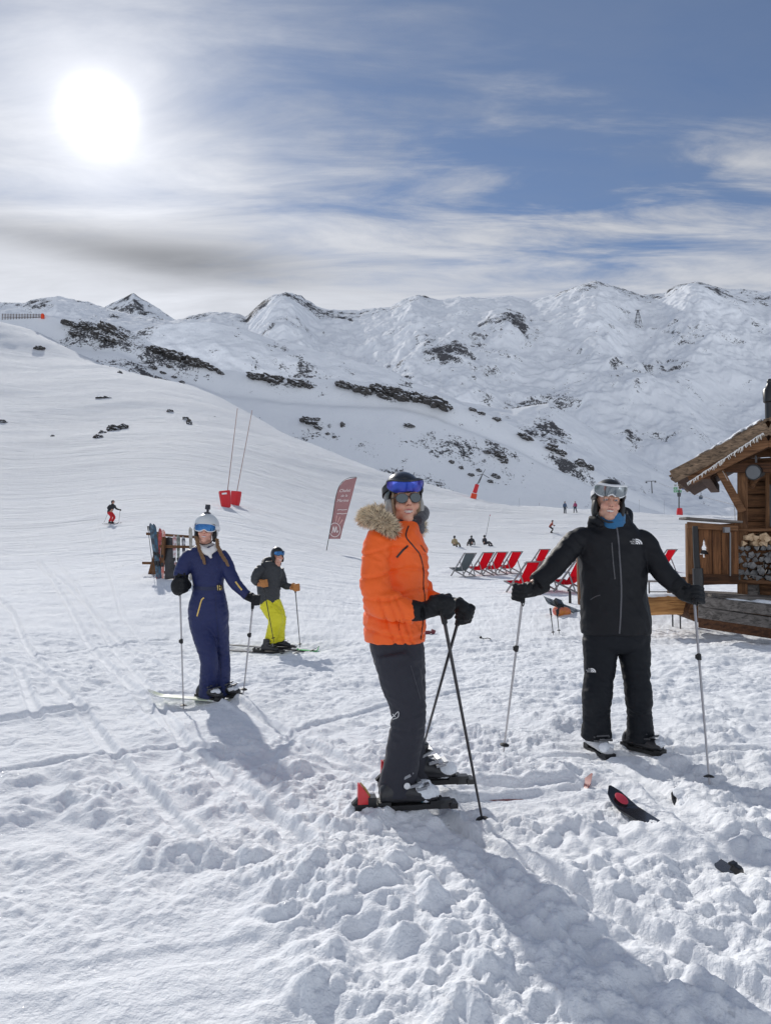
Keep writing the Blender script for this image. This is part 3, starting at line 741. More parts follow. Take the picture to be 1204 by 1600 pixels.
class Surf:
    """lays trims and prints on the cloth"""
    def __init__(s, me, off):
        s.b = BVHTree.FromPolygons([tuple(v.co+off) for v in me.vertices], [tuple(p.vertices) for p in me.polygons])
        s.o = Vector((0,0,CAMZ))
    def at(s, u, v, lift=.002):
        dr = Vector(ray(u, v)).normalized(); h = s.b.ray_cast(s.o, dr)
        if h[0] is None: return None, None
        n = h[1] if h[1].dot(dr) < 0 else -h[1]
        return h[0]+n*lift, n
    def ribbon(s, mb, uv, w, lift=.0015, th=.0025, sub=10, mi=0):
        rings = []; q = cr(uv, sub); pts = []
        for u, v in q:
            p, n = s.at(u, v, lift)
            if p is not None: pts.append((p, n))
        for i, (p, n) in enumerate(pts):
            t = (pts[min(i+1, len(pts)-1)][0]-pts[max(i-1, 0)][0]).normalized(); c = n.cross(t).normalized()
            rings.append([p+c*w/2-n*th, p+c*w/2+n*th*.5, p-c*w/2+n*th*.5, p-c*w/2-n*th])
        if len(rings) > 1: mb.loft(rings, mi)
    def poly(s, mb, uv, lift=.003, mi=0):
        """flat printed outline in photo coordinates, dropped on the cloth"""
        ps = [s.at(u, v, lift)[0] for u, v in uv]
        if any(p is None for p in ps): return
        mb.add(ps, [tuple(range(len(ps)))], mi)
    def print(s, mb, string, u, v, size, shear=0, mi=0, lift=.003, rot=0):
        for poly in text_polys(string):
            ps = []
            for x, y in poly:
                x2, y2 = x+shear*y, y; c, sn = math.cos(rot), math.sin(rot)
                ps.append((u+(x2*c-y2*sn)*size, v-(x2*sn+y2*c)*size))
            s.poly(mb, ps, lift, mi)
TXT = {}
def text_polys(string, align='LEFT'):
    if string in TXT: return TXT[string]
    cu = bpy.data.curves.new('txt', 'FONT'); cu.body = string; cu.resolution_u = 3; o = bpy.data.objects.new('txt', cu); COL.objects.link(o)
    dg = bpy.context.evaluated_depsgraph_get(); dg.update(); me = bpy.data.meshes.new_from_object(o.evaluated_get(dg))
    out = [[(me.vertices[i].co.x, me.vertices[i].co.y) for i in p.vertices] for p in me.polygons]
    bpy.data.objects.remove(o); bpy.data.curves.remove(cu); bpy.data.meshes.remove(me); TXT[string] = out; return out
def text_mesh(mb, string, M, size, shear=0, depth=.002, mi=0, sx=1):
    for poly in text_polys(string):
        vs = [M @ Vector(((x*sx+shear*y)*size, y*size, depth)) for x, y in poly]; mb.add(vs, [tuple(range(len(vs)))], mi)
def ski_pole(top, tip, label, mat=None, grip_mat=None, group=None, knob=None, basket_at=.06, name='ski_pole', r=.0075, strap=True, parts=True, grip_len=.13):
    mat = mat or M_STEEL; ax = (top-tip).normalized(); L = (top-tip).length
    t = thing(name, label, 'ski pole', tip, group)
    mb = MB(); mb.tube([tip, tip+ax*.03, tip+ax*L*.45, tip+ax*(L-grip_len*.9)], [r*.35, r*.8, r, r*1.15], 10)
    mb.build('shaft', mat, t)
    g = MB(); g.tube([top-ax*grip_len*k for k in (1.05, 1, .8, .6, .4, .2, .06, 0)], [r*1.2, .014, .0145, .0155, .0145, .0165, .019, .010], 12); g.build('grip', grip_mat or M_RUBBER, t)
    x = ax.cross(Vector((0,1,0))).normalized(); y = ax.cross(x)
    b = MB(); c = tip+ax*basket_at
    b.tube([c-ax*.004, c+ax*.002, c+ax*.012], [.030,.032,.011], 14); b.build('basket', M_RUBBER, t)
    if knob is not None:
        k = MB(); kp = tip+ax*L*knob; k.tube([kp-ax*.022, kp-ax*.018, kp+ax*.018, kp+ax*.022], [r*1.2,r*2,r*2,r*1.2], 10); k.box(kp+x*.014, (.016,.014,.026)); k.build('clamp', M_RUBBER, t)
    if strap:
        s = MB(); p0 = top-ax*.02
        s.ctube([p0+y*.012, p0+y*.035-ax*.05+x*.01, p0+y*.03-ax*.13, p0+y*.02-ax*.10-x*.012, p0+y*.010-ax*.02], .0045, 6, flat=.35); s.build('strap', M_RUBBER, t)
    return t
def ski_mesh(mb, M, L=1.6, tipw=.058, waist=.037, tailw=.052, front=.95, n=40, rise=.07):
    """x forward, boot at x=0"""
    back = L-front; rings = []
    for i in range(n+1):
        t = i/n; x = -back+L*t
        w = tailw+(waist-tailw)*math.sin(min(t/.45, 1)*math.pi/2) if t < .45 else waist+(tipw-waist)*((t-.45)/.45)**1.5 if t < .90 else tipw*math.sqrt(max(.015, 1-((t-.90)/.10)**2.4))
        if t < .02: w *= .7
        z = rise*max(0, (t-.87)/.13)**2+.02*max(0, (.05-t)/.05)**2
        th = .011 if .1 < t < .88 else .007
        rings.append([Vector((x, -w, z)), Vector((x, -w, z+th)), Vector((x, w, z+th)), Vector((x, w, z))])
    k = mb.M; mb.M = M; mb.loft(rings); mb.M = k
def binding(mb, hb, M, s=1):
    for b in (mb, hb): b.M = M
    mb.box((.185*s,0,.035), (.075,.060,.040), taper=.8); mb.box((.225*s,0,.028), (.04,.075,.026)); mb.box((.165*s,0,.052), (.02,.075,.016))
    hb.box((-.215*s,0,.035), (.10,.058,.040)); hb.box((-.180*s,0,.062), (.04,.06,.05)); hb.box((-.245*s,0,.060), (.05,.035,.05), (0, R(35), 0), taper=.6)
    for b in (mb, hb): b.M = None
def frameM(p, heading, pitch=0, roll=0):
    return Matrix.Translation(p) @ Euler((R(roll), R(pitch), heading), 'XYZ').to_matrix().to_4x4()
def snow_cap(mb, c, r, seed=0):
    random.seed(seed)
    for i in range(7):
        a = random.uniform(0, 6.3); q = random.uniform(0, .7)
        mb.ell(Vector(c)+Vector((math.cos(a)*r[0]*q, math.sin(a)*r[1]*q, 0)), (r[0]*random.uniform(.35,.6), r[1]*random.uniform(.4,.65), r[2]*random.uniform(.5,1.1)), nu=12, nv=8)

# ================================================================== woman in orange
def orange_woman():
    d = OR_D; ppm = FPX/d; base = P(640, 1262, d-.02)
    t = thing('person', 'woman in orange fur-collared jacket leaning on crossed black ski poles', 'person', base); off = Vector(base)
    HM = headM(631, 781, d-.02, yaw=12, pitch=-2, roll=-3, s=.98)
    b = MB(); head_shape(b, HM)
    torso(b, d, [(1010,600,650,.10),(960,590,650,.12),(900,590,650,.12),(850,595,650,.12),(830,605,645,.08)])
    limb(b, d, [(640,830,.03,17),(634,800,.02,16)])
    limb(b, d, [(617,1000,-.09,22),(632,1080,-.09,17),(636,1115,-.10,15),(628,1170,-.08,13),(622,1240,-.07,10)])
    limb(b, d, [(635,1000,.09,22),(642,1080,.09,17),(645,1115,.10,14),(645,1170,.13,12),(655,1215,.16,10)])
    limb(b, d, [(603,842,-.13,12),(587,885,-.21,12),(590,930,-.24,11),(616,949,-.26,9),(650,955,-.27,8)])
    limb(b, d, [(640,842,.15,10),(648,875,.20,9),(652,902,.20,8),(664,922,.14,7),(690,940,.06,6)])
    me = remeshed(b, 'body', .0055, off, 2); paint_head(me, HM, off, skin=(.66,.37,.26), lips=(.52,.17,.15)); addmesh('body', me, M_SKIN, t)
    # trousers
    m = MB(); torso(m, d, [(985,576,658,.165),(1010,578,662,.17),(1030,583,663,.16),(1050,590,664,.13),(1062,600,660,.08)])
    limb(m, d, [(617,1020,-.08,33),(626,1060,-.09,32),(634,1095,-.10,28),(638,1118,-.11,26.5),(634,1150,-.10,26),(627,1190,-.08,26.5),(621,1225,-.07,28),(620,1240,-.07,28.5)])
    limb(m, d, [(634,1020,.08,30),(640,1070,.09,25),(644,1115,.09,22),(642,1150,.11,21),(646,1190,.14,21),(652,1214,.16,22)])
    ow = wrink(.006, (6,6,15), .002, 30, 11, lambda co, nr: -.007*np.exp(-((co[:, 2]-(P(0,1128,d).z))/.010)**2)-.005*np.exp(-((co[:, 2]-P(0,1108,d).z-.25*(co[:,0]-.1))/.008)**2))
    me = remeshed(m, 'trousers', .007, off, 5, ow)
    tr = addmesh('trousers', me, pbr('charcoal trouser fabric', (.019,.020,.031), .75, nscale=30, namt=.12, bump=.12, bscale=260, sheen=.06), t)
    S = Surf(me, off); z = MB(); S.ribbon(z, [(641,1040),(650,1070),(656,1092)], .003)
    
    z.build('seam_or_shade', pbr('seam grey', (.07,.07,.085), .6), tr)
    z = MB(); S.print(z, 'A', 613, 1122, 9, rot=.3); S.ribbon(z, [(616,1118),(622,1112),(622,1120),(614,1124)], .0025, sub=4); z.build('logo', M_WHITE, tr)
    # jacket
    ORJ = pbr('orange padded nylon', (.95,.135,.012), .50, nscale=7, namt=.05, bump=.20, bscale=22, sheen=.05, spec=.4)
    j = MB(); torso(j, d, [(1000,570,663,.200),(985,569,664,.205),(955,568,664,.200),(925,569,667,.195),(895,571,669,.195),(870,575,668,.200),(850,580,664,.205),(835,587,658,.19),(825,597,655,.15),(819,608,655,.115),(815,615,654,.095)])
    limb(j, d, [(603,832,-.12,20),(591,850,-.18,22),(586,885,-.215,21),(586,915,-.235,22),(594,938,-.25,22.5),(614,948,-.262,22),(635,954,-.27,19),(648,957,-.275,17)])
    limb(j, d, [(640,838,.14,20),(648,870,.20,18),(652,902,.20,16),(664,922,.14,14),(682,936,.08,12)])
    zq = [P(0, v, d).z for v in (985, 958, 925, 893, 862)]
    def quilt(co, nr):
        q = 0
        for k, z0 in enumerate(zq): q = q-.008*np.exp(-((co[:, 2]-z0+.02*np.sin(co[:, 0]*14+k))/.0075)**2)+.004*np.exp(-((co[:, 2]-z0-.022+.02*np.sin(co[:, 0]*14+k))/.014)**2)*(co[:, 0] > -.02 if k > 1 else 1)
        # cuffs and sleeve seams
        xs = co[:, 0]; arm = (co[:, 1] < d-.15) & (co[:, 2] < P(0, 925, d).z)
        for u in (597, 613, 625): q = q-arm*.010*np.exp(-((xs-(u-602)/FPX*(d-.26)+.35*(co[:, 2]-P(0, 945, d).z))/.006)**2)
        return q
    me = remeshed(j, 'jacket', .007, off, 5, wrink(.0085, (5,5,14), .003, 24, 3, quilt))
    jk = addmesh('jacket', me, ORJ, t); S = Surf(me, off)
    z = MB(); S.ribbon(z, [(638,822),(634,838),(645,853),(655,866),(661,890),(661,915),(663,935),(661,965),(657,999)], .006); z.build('zip', M_BLACKP, jk)
    z = MB(); S.ribbon(z, [(619.5,871),(628,861),(637,852.5)], .010); z.build('pocket_zip', M_BLACKP, jk); z = MB(); S.ribbon(z, [(657,852),(661,858),(664,862)], .004); z.build('pocket_zip', M_BLACKP, jk)
    z = MB(); S.ribbon(z, [(624,968),(623,985)], .002); z.build('seam_or_shade', pbr('dark orange seam', (.45,.05,.006), .6), jk)
    # neck warmer and collar
    c = MB(); limb(c, d, [(640,828,.0,24),(641,817,-.015,22),(642,809,-.02,21)]); me = remeshed(c, 'neck_warmer', .007, off, 3, wrink(.005, (6,6,30), .002, 40, 8))
    addmesh('neck_warmer', me, pbr('charcoal fleece', (.035,.034,.045), .95, nscale=80, namt=.2, bump=.5, bscale=250, sheen=.4), t)
    c = MB(); c.ctube([P(652,813,d-.08), P(660,806,d-.02), P(661,798,d+.05), P(652,796,d+.12)], [.026,.030,.030,.024], 14); me = remeshed(c, 'collar', .006, off, 3, wrink(.004,(6,6,20),.002,40,9)); addmesh('collar', me, MATS['charcoal fleece'], t)
    # fur ruff of the hood
    f = MB(); random.seed(8); path = [P(568,812,d-.06), P(577,807,d-.13), P(591,812,d-.20), P(604,821,d-.22), P(614,830,d-.19)]
    rr = [.030,.046,.050,.046,.030]; path2 = [P(572,808,d+.02), P(584,803,d+.12), P(610,800,d+.2), P(640,806,d+.2), P(654,818,d+.12), P(653,832,d-.02)]; rr2 = [.034,.042,.04,.036,.034,.024]
    FURC = MB()
    for pth, r_ in ((path, rr), (path2, rr2)):
        q = cr([tuple(p)+(r,) for p, r in zip(pth, r_)], 10); FURC.tube([a[:3] for a in q], [a[3]*.78 for a in q], 14)
        for i in range(5200 if pth is path else 3200):
            k = random.randrange(len(q)-1); t_ = random.random(); a = q[k]*(1-t_)+q[k+1]*t_; tg = Vector((q[k+1]-q[k])[:3]).normalized()
            dr = Vector([random.gauss(0,1) for _ in range(3)]); dr -= tg*dr.dot(tg)*.7; dr.normalize()
            c0 = Vector(a[:3])+dr*a[3]*random.uniform(.5,.8); L = random.uniform(.018,.042); bend = Vector((random.gauss(0,.25), random.gauss(0,.25), -.15+random.gauss(0,.25)))
            s_ = dr.cross(Vector((random.gauss(0,1), random.gauss(0,1), random.gauss(0,1)))).normalized()*random.uniform(.0009,.0018)
            m1 = c0+dr*L*.55; m2 = c0+(dr+bend*.7).normalized()*L
            f.add([c0-s_, c0+s_, m1+s_*.8, m2, m1-s_*.8], [(0,1,2,3,4)], 0 if random.random() < .82 else 1)
    fc = FURC.build('fur_trim', pbr('fur underlayer', (.42,.32,.22), .95, nscale=40, namt=.4), t)
    f.build('fur_strands', [pbr('pale fur', (.80,.68,.50), .8, nscale=25, namt=.30), pbr('dark fur tips', (.12,.085,.06), .8, nscale=25)], fc, smooth=False)
    # hair strands beside the face
    random.seed(5)
    for sx in (-1, 1):
        h = MB()
        for i in range(14):
            o_ = random.uniform(-.006,.006); p = [HM @ Vector((sx*(.060+random.uniform(-.004,.006)), -.045+o_, .055)), HM @ Vector((sx*(.070+random.uniform(-.004,.004)), -.040+o_, .0)), HM @ Vector((sx*(.064+random.uniform(-.004,.006)), -.035+o_, -.06)), HM @ Vector((sx*.055, -.02+o_, -.105))]
            h.ctube(p, [.003,.004,.0035,.001], 5, sub=4)
        h.build('hair', pbr('ash blond hair', (.30,.22,.14), .5, nscale=80, namt=.3), t)
    # helmet
    hb = MB(); helmet_shape(hb, HM, zf=.058, rx=.101, ry=.122, rz=.110); hel = hb.build('helmet', pbr('black helmet shell', (.020,.022,.028), .22, nscale=15, namt=.3, coat=.4), t)
    e = MB()
    for sx in (-1, 1):
        e = MB(); e.M = HM; e.ell((sx*.083,.0,-.045), (.020,.045,.062)); e.M = None
        e.build('ear_pad', pbr('grey fleece ear pad', (.42,.41,.39), .95, nscale=90, namt=.3, bump=.5, bscale=200), hel)
    e = MB(); e.M = HM
    e.ctube([(.078,-.03,-.06), (.060,-.045,-.10), (.02,-.055,-.132), (-.02,-.055,-.132), (-.060,-.045,-.10), (-.078,-.03,-.06)], .006, 6, flat=.4); e.M = None; e.build('chin_strap', M_RUBBER, hel)
    fr, ln = MB(), MB(); goggle_shape(fr, ln, HM, zc=.100, hh=.033, rx=.098, ry=.104, y0=.004, amax=60, notch=.012, tilt=24)
    g = fr.build('goggles', M_BLACKP, t)
    lm = pbr('blue mirror lens', (.015,.06,.45), .12, .5, nscale=9, namt=.3, col2=(.05,.02,.30), coat=.6); ln.build('lens', lm, g)
    s = MB(); strap_shape(s, HM, rx=.104, ry=.126, z0=.085, z1=.02, a0=62); s.build('strap', M_RUBBER, g)
    # sunglasses
    s = MB(); l = MB()
    for sx in (-1, 1):
        for mb_, k, yy, th in ((s, 1.13, -.098, .004), (l, 1.0, -.1005, .005)):
            mb_.M = HM @ Matrix.Translation((sx*.0345, yy, -.002)) @ Euler((R(90), 0, R(sx*12))).to_matrix().to_4x4()
            mb_.prism([(.0295*k*math.cos(a)*(1+.05*math.sin(a)), .0235*k*math.sin(a)*(1 if math.sin(a) > 0 else .95)+.0012) for a in [2*math.pi*i/24 for i in range(24)]], Matrix.Identity(4), th)
        s.M = HM; s.tube([(sx*.060,-.094,.008), (sx*.074,-.06,.006), (sx*.079,.0,.002)], [.003,.003,.0025], 8)
    s.tube([(-.010,-.103,.006), (0,-.105,.008), (.010,-.103,.006)], .0028, 8); s.M = None; l.M = None
    sg = s.build('sunglasses', pbr('brown tortoise frame', (.045,.020,.014), .3, nscale=60, namt=.5), t); l.build('lens', pbr('smoke lens', (.10,.115,.12), .12, .6, nscale=6, namt=.2), sg)
    # poles and gloves
    g1 = P(690, 950, d-.30); tip1 = P(753, 1281, 3.62); top1 = g1+(g1-tip1).normalized()*.055
    g2 = P(719, 957, d-.02); tip2 = P(655, 1188, 4.32); top2 = g2+(g2-tip2).normalized()*.05
    bp = pbr('black pole lacquer', (.016,.014,.017), .3, nscale=50, namt=.3, coat=.3)
    ski_pole(top1, tip1, "black ski pole in the orange woman's near glove, running down to the lower right", bp, name='ski_pole', strap=False, basket_at=.0)
    ski_pole(top2, tip2, "black ski pole running down left behind the orange woman's leg", bp, strap=False)
    for gc, tp, w, sd, s_ in ((g1, (top1-tip1), P(657, 955, d-.29), 1, 1.10), (g2, (top2-tip2), P(696, 944, d+.04), 1, 1.08)):
        gl = MB(); glove_shape(gl, gc, tp, w, sd, s=s_)
        pw = P(643, 954, d-.275) if gc is g1 else P(686, 938, d+.07)
        dr = (w-pw); gl.tube([pw, pw+dr*.5, w+dr*.2], [.052,.050,.044], 16) if gc is g1 else gl.tube([pw, w+dr*.3], [.042,.042], 14)
        # broad padded back of the glove
        ax = tp.normalized(); fw = (gc-w); fw -= ax*fw.dot(ax); fw.normalize()
        gl.ell(gc-fw*.01+ax*.030, (.058,.036,.038), Matrix((fw, ax.cross(fw), ax)).transposed()); gl.ell(gc+fw*.035+ax*.012, (.034,.030,.040), Matrix((fw, ax.cross(fw), ax)).transposed())
        me = remeshed(gl, 'glove', .0045, off, 3, wrink(.002,(12,12,30),.0012,60,7)); addmesh('glove', me, M_GLOVE, t)
    # boots, skis
    hd = R(25)
    SKI = pbr('ski red and gold topsheet', (.30,.018,.016), .35, nscale=9, namt=.2, col2=(.04,.025,.02), coat=.3)
    for k, (u, v, dd) in enumerate(((637, 1262, d-.10), (668, 1224, d+.15))):
        p = P(u, v, dd); FM = frameM(p, hd*.35)
        mb, sl, bk = MB(), MB(), MB(); boot_shape(mb, sl, bk, FM); me = remeshed(mb, 'boot', .007, off, 3)
        bt = addmesh('boot', me, pbr('black boot shell', (.022,.022,.025), .35, nscale=12, namt=.2), t); sl.build('sole', M_RUBBER, bt); bk.build('buckle', pbr('silver buckle', (.35,.36,.38), .35, .7), bt)
        if k == 0:
            c = MB(); c.M = FM; c.ell((-.015,-.060,.125), (.016,.006,.016)); c.M = None; c.build('cuff_bolt', M_WHITEP, bt)
        # white toe shell patch with teal letters
        w = MB(); w.M = FM; w.ell((.085,.0,.070), (.075,.052,.046)); snow_cap(w, (.06,0,.10), (.06,.045,.03), 3+k); w.M = None; me = remeshed(w, 'snow', .007, off, 2, wrink(.004,(20,20,20),.004,60,3)); s_ = addmesh('snow_on_boot', me, M_SNOWB, bt)
        if k == 0:
            S = Surf(me, off); q = MB()
            for uu, vv in ((637, 1257), (655, 1261)):
                S.ribbon(q, [(uu, vv-9), (uu-2, vv)], .0035, sub=4, lift=.002); S.ribbon(q, [(uu+5, vv-9), (uu-1, vv-4)], .003, sub=4, lift=.002); S.ribbon(q, [(uu, vv-5), (uu+3, vv)], .003, sub=4, lift=.002)
            q.build('lettering', pbr('teal print', (.02,.16,.22), .5), bt)
        sk = thing('ski', ('near ski of the woman in orange, with a tall red heel lever', 'far ski of the woman in orange, curled tip poking from the snow')[k], 'ski', p)
        Fr = 1.02 if k else .85; hh_ = hd*(.80 if k else .6); z0 = p.z-.08; z1 = gz(p.x+Fr*math.cos(hh_), p.y+Fr*math.sin(hh_))-.05
        dn = max(z0+(z1-z0)*f-(gz(p.x+Fr*f*math.cos(hh_), p.y+Fr*f*math.sin(hh_))-.035) for f in np.linspace(.22, .90, 18)); dn = max(dn, 0); z0 -= dn*.6; z1 -= dn*1.1
        q = MB(); ski_mesh(q, frameM(Vector((p.x, p.y, z0)), hh_, -math.degrees(math.atan2(z1-z0, Fr))), L=1.28, front=Fr, rise=.10+dn*1.1 if k else .0, tipw=.050); q.build('blade', SKI, sk)
        tb, hb_ = MB(), MB(); binding(tb, hb_, FM @ Matrix.Translation((0,0,-.02))); tb.build('toe_binding', M_BLACKP, sk)
        hb_.build('heel_binding', M_BLACKP, sk)
        hp = MB(); FMh = FM @ Matrix.Translation((-.215,-.0,.03)); hp.M = FMh
        hp.loft([[Vector((x-w_, -h_, z)), Vector((x+w_, -h_, z)), Vector((x+w_, h_, z)), Vector((x-w_, h_, z))] for x, w_, h_, z in ((0,.036,.026,0),(-.004,.031,.024,.03),(-.018,.017,.020,.07),(-.030,.005,.014,.100))])
        hp.M = None; hp.build('heel_lever', pbr('red heel lever', (.58,.012,.02), .3, nscale=9, namt=.15, coat=.3), sk)
        ge = MB(); ge.M = FMh; ge.tube([(.030,0,.012),(.022,0,.040),(.002,0,.074),(-.022,0,.104)], [.006,.006,.005,.003], 6); ge.M = None; ge.build('lever_edge', pbr('gold lever edge', (.50,.33,.10), .4), sk)
orange_woman()

# ================================================================== man in black
def logo_half_dome(S, mb, u, v, w, h, words=True):
    """white three-line wordmark beside quarter-dome arcs, in photo pixels"""
    for k in range(3):
        r0 = h*(.95-.31*k); r1 = r0-h*.22
        pts = [(u+w*.42+r0*1.15*math.sin(a), v+h*.5-r0*math.cos(a)) for a in np.linspace(0, math.pi/2, 7)]
        pts += [(u+w*.42+max(r1, 0)*1.15*math.sin(a), v+h*.5-max(r1, .01)*math.cos(a)) for a in np.linspace(math.pi/2, 0, 7)]
        for i in range(6): S.poly(mb, [pts[i], pts[i+1], pts[13-i-1], pts[13-i]], .003)
    if words:
        for k, tx in enumerate(('THE', 'NORTH', 'FACE')): S.print(mb, tx, u+w*.42-len(tx)*h*.21-1*0, v-h*.16+k*h*.32, h*.36)
def black_man():
    d = MA_D; ppm = FPX/d; base = P(965, 1170, d)
    t = thing('person', 'smiling man all in black with white-framed goggles on his helmet, arms spread', 'person', base); off = Vector(base)
    HM = headM(950, 785, d-.06, yaw=-6, pitch=-3, roll=5, s=1.03)
    b = MB(); head_shape(b, HM); b.M = HM; b.ell((0,-.018,-.070), (.064,.060,.048)); b.ell((0,-.055,-.098), (.038,.032,.028)); b.M = None
    torso(b, d, [(1000,925,1000,.10),(900,920,1000,.11),(850,905,1005,.11),(830,915,995,.09)])
    limb(b, d, [(955,830,.02,15),(953,805,.01,14)])
    limb(b, d, [(937,1005,0,19),(935,1050,-.02,17),(931,1100,-.02,14),(931,1160,0,11)]); limb(b, d, [(990,1005,0,19),(994,1050,-.02,16),(997,1100,-.02,13),(1000,1160,0,11)])
    limb(b, d, [(905,843,0,13),(880,870,-.06,12),(858,895,-.12,11),(832,915,-.18,8)]); limb(b, d, [(1003,843,0,13),(1022,872,-.05,12),(1040,898,-.1,10),(1068,922,-.17,8)])
    me = remeshed(b, 'body', .0055, off, 2); paint_head(me, HM, off, skin=(.60,.34,.25), lips=(.40,.13,.11), stubble=.25, squint=1, brow=(.16,.10,.06)); addmesh('body', me, M_SKIN, t)
    TR = pbr('black shell trousers', (.006,.008,.012), .65, nscale=20, namt=.2, bump=.10, bscale=240, sheen=.0, spec=.25)
    m = MB(); torso(m, d, [(975,913,1013,.14),(995,912,1013,.145),(1008,911,1013,.135),(1018,914,1010,.10)])
    limb(m, d, [(937,1000,0,27),(937,1030,-.01,25),(935,1060,-.04,22.5),(932,1090,-.06,22.5),(931,1112,-.02,20.5),(931,1132,-.01,21.5),(931,1152,0,23.5)])
    limb(m, d, [(989,1000,0,26),(991,1030,-.01,23.5),(994,1060,-.04,20.5),(997,1090,-.06,20.5),(998,1112,-.02,18.5),(999,1134,-.01,19.5),(1000,1156,0,21)])
    me = remeshed(m, 'trousers', .008, off, 4, wrink(.008, (5,5,15), .002, 30, 21)); tr = addmesh('trousers', me, TR, t); S = Surf(me, off)
    z = MB(); logo_half_dome(S, z, 917, 1047, 14, 7, True); z.build('logo', M_WHITE, tr)
    j = MB(); torso(j, d, [(990,909,1015,.155),(965,908,1014,.165),(930,908,1010,.155),(895,906,1009,.155),(865,902,1010,.15),(847,900,1008,.135),(834,906,1001,.12),(823,917,991,.10),(812,926,983,.09),(803,930,980,.085)])
    limb(j, d, [(918,838,0,15),(900,845,-.02,18),(883,864,-.06,17.5),(866,884,-.11,16.5),(849,901,-.15,15),(836,911,-.175,13.5)])
    limb(j, d, [(992,838,0,15),(1006,848,-.02,17.5),(1019,870,-.05,17),(1034,893,-.10,16),(1051,910,-.14,14.5),(1064,918,-.165,13)])
    # hood lying on the shoulders
    j.ctube([P(930,818,d+.03), P(938,810,d+.10), P(960,802,d+.13), P(976,801,d+.09), P(982,811,d+.0), P(977,823,d-.05)], [.036,.05,.05,.040,.032,.022], 14)
    j.ctube([P(922,822,d-.02), P(928,812,d-.06), P(940,822,d-.13)], [.03,.035,.02], 12)
    JK = pbr('black shell jacket', (.006,.007,.010), .6, nscale=16, namt=.2, bump=.12, bscale=240, sheen=.0, spec=.28)
    me = remeshed(j, 'jacket', .008, off, 4, wrink(.012, (4,4,7), .004, 20, 25)); jk = addmesh('jacket', me, JK, t); S = Surf(me, off)
    z = MB(); S.ribbon(z, [(962,820),(965,840),(968,880),(970,920),(969,960),(967,990)], .010); z.build('zip', pbr('dark grey zip', (.10,.10,.11), .4, .3), jk)
    z = MB(); S.ribbon(z, [(955,848),(957,875),(960,905)], .008); z.build('pocket_zip', pbr('grey zip', (.075,.075,.08), .4, .3), jk); z = MB(); S.ribbon(z, [(922,937),(930,932),(937,930)], .006); z.build('pocket_zip', MATS['grey zip'], jk)
    z = MB(); logo_half_dome(S, z, 984, 846, 20, 9, True); z.build('logo', M_WHITE, jk)
    c = MB(); limb(c, d, [(954,822,-.01,23),(953,812,-.02,24),(952,803,-.02,22)]); me = remeshed(c, 'neck_warmer', .007, off, 2, wrink(.006, (6,6,34), .002, 40, 28))
    addmesh('neck_warmer', me, pbr('blue neck warmer', (.015,.12,.27), .85, nscale=40, namt=.2, sheen=.3), t)
    hb = MB(); helmet_shape(hb, HM, zf=.062, rx=.108, ry=.128, rz=.120); hel = hb.build('helmet', pbr('matt black helmet', (.016,.017,.018), .5, nscale=25, namt=.3), t)
    for sx in (-1, 1):
        e = MB(); e.M = HM; e.ell((sx*.088,.0,-.045), (.022,.050,.068)); e.M = None; e.build('ear_pad', M_RUBBER, hel)
    e = MB(); e.M = HM; e.ctube([(.082,-.03,-.06), (.062,-.045,-.11), (.02,-.055,-.136), (-.02,-.055,-.136), (-.062,-.045,-.11), (-.082,-.03,-.06)], .006, 6, flat=.4); e.M = None; e.build('chin_strap', M_RUBBER, hel)
    fr, ln = MB(), MB(); goggle_shape(fr, ln, HM, zc=.105, hh=.038, rx=.104, ry=.108, y0=.0, amax=64, notch=.024, tilt=24, grow=.010)
    g = fr.build('goggles', M_WHITEP, t); ln.build('lens', pbr('silver mirror lens', (.20,.23,.25), .12, .65, nscale=8, namt=.25, coat=.5), g)
    s = MB(); strap_shape(s, HM, rx=.111, ry=.131, z0=.085, z1=.02, a0=66); s.build('strap', M_WHITEP, g)
    gr = P(817, 926, d-.24); tipr = P(786, 1177, d-.1); topr = gr+(gr-tipr).normalized()*.065
    gl_ = P(1083, 929, d-.24); tipl = P(1108, 1230, 4.42); topl = gl_+(gl_-tipl).normalized()*.065
    ski_pole(topr, tipr, "grey telescopic ski pole planted in snow left of the man in black", knob=.62, group=None)
    ski_pole(topl, tipl, "grey telescopic ski pole with round basket right of the man in black", knob=.62)
    for gc, tp, w, pw, sd in ((gr, topr-tipr, P(840,917,d-.19), P(847,912,d-.16), -1), (gl_, topl-tipl, P(1064,921,d-.18), P(1056,914,d-.15), 1)):
        q = MB(); glove_shape(q, gc, tp, w, sd, s=1.22); q.tube([pw, w+(w-pw)*.3], [.066,.056], 18)
        ax = tp.normalized(); fw = (gc-w); fw -= ax*fw.dot(ax); fw.normalize(); q.ell(gc-fw*.015+ax*.02, (.065,.045,.040), Matrix((fw, ax.cross(fw), ax)).transposed())
        me = remeshed(q, 'glove', .005, off, 2, wrink(.002,(12,12,30),.0012,60,7)); addmesh('glove', me, M_GLOVE, t)
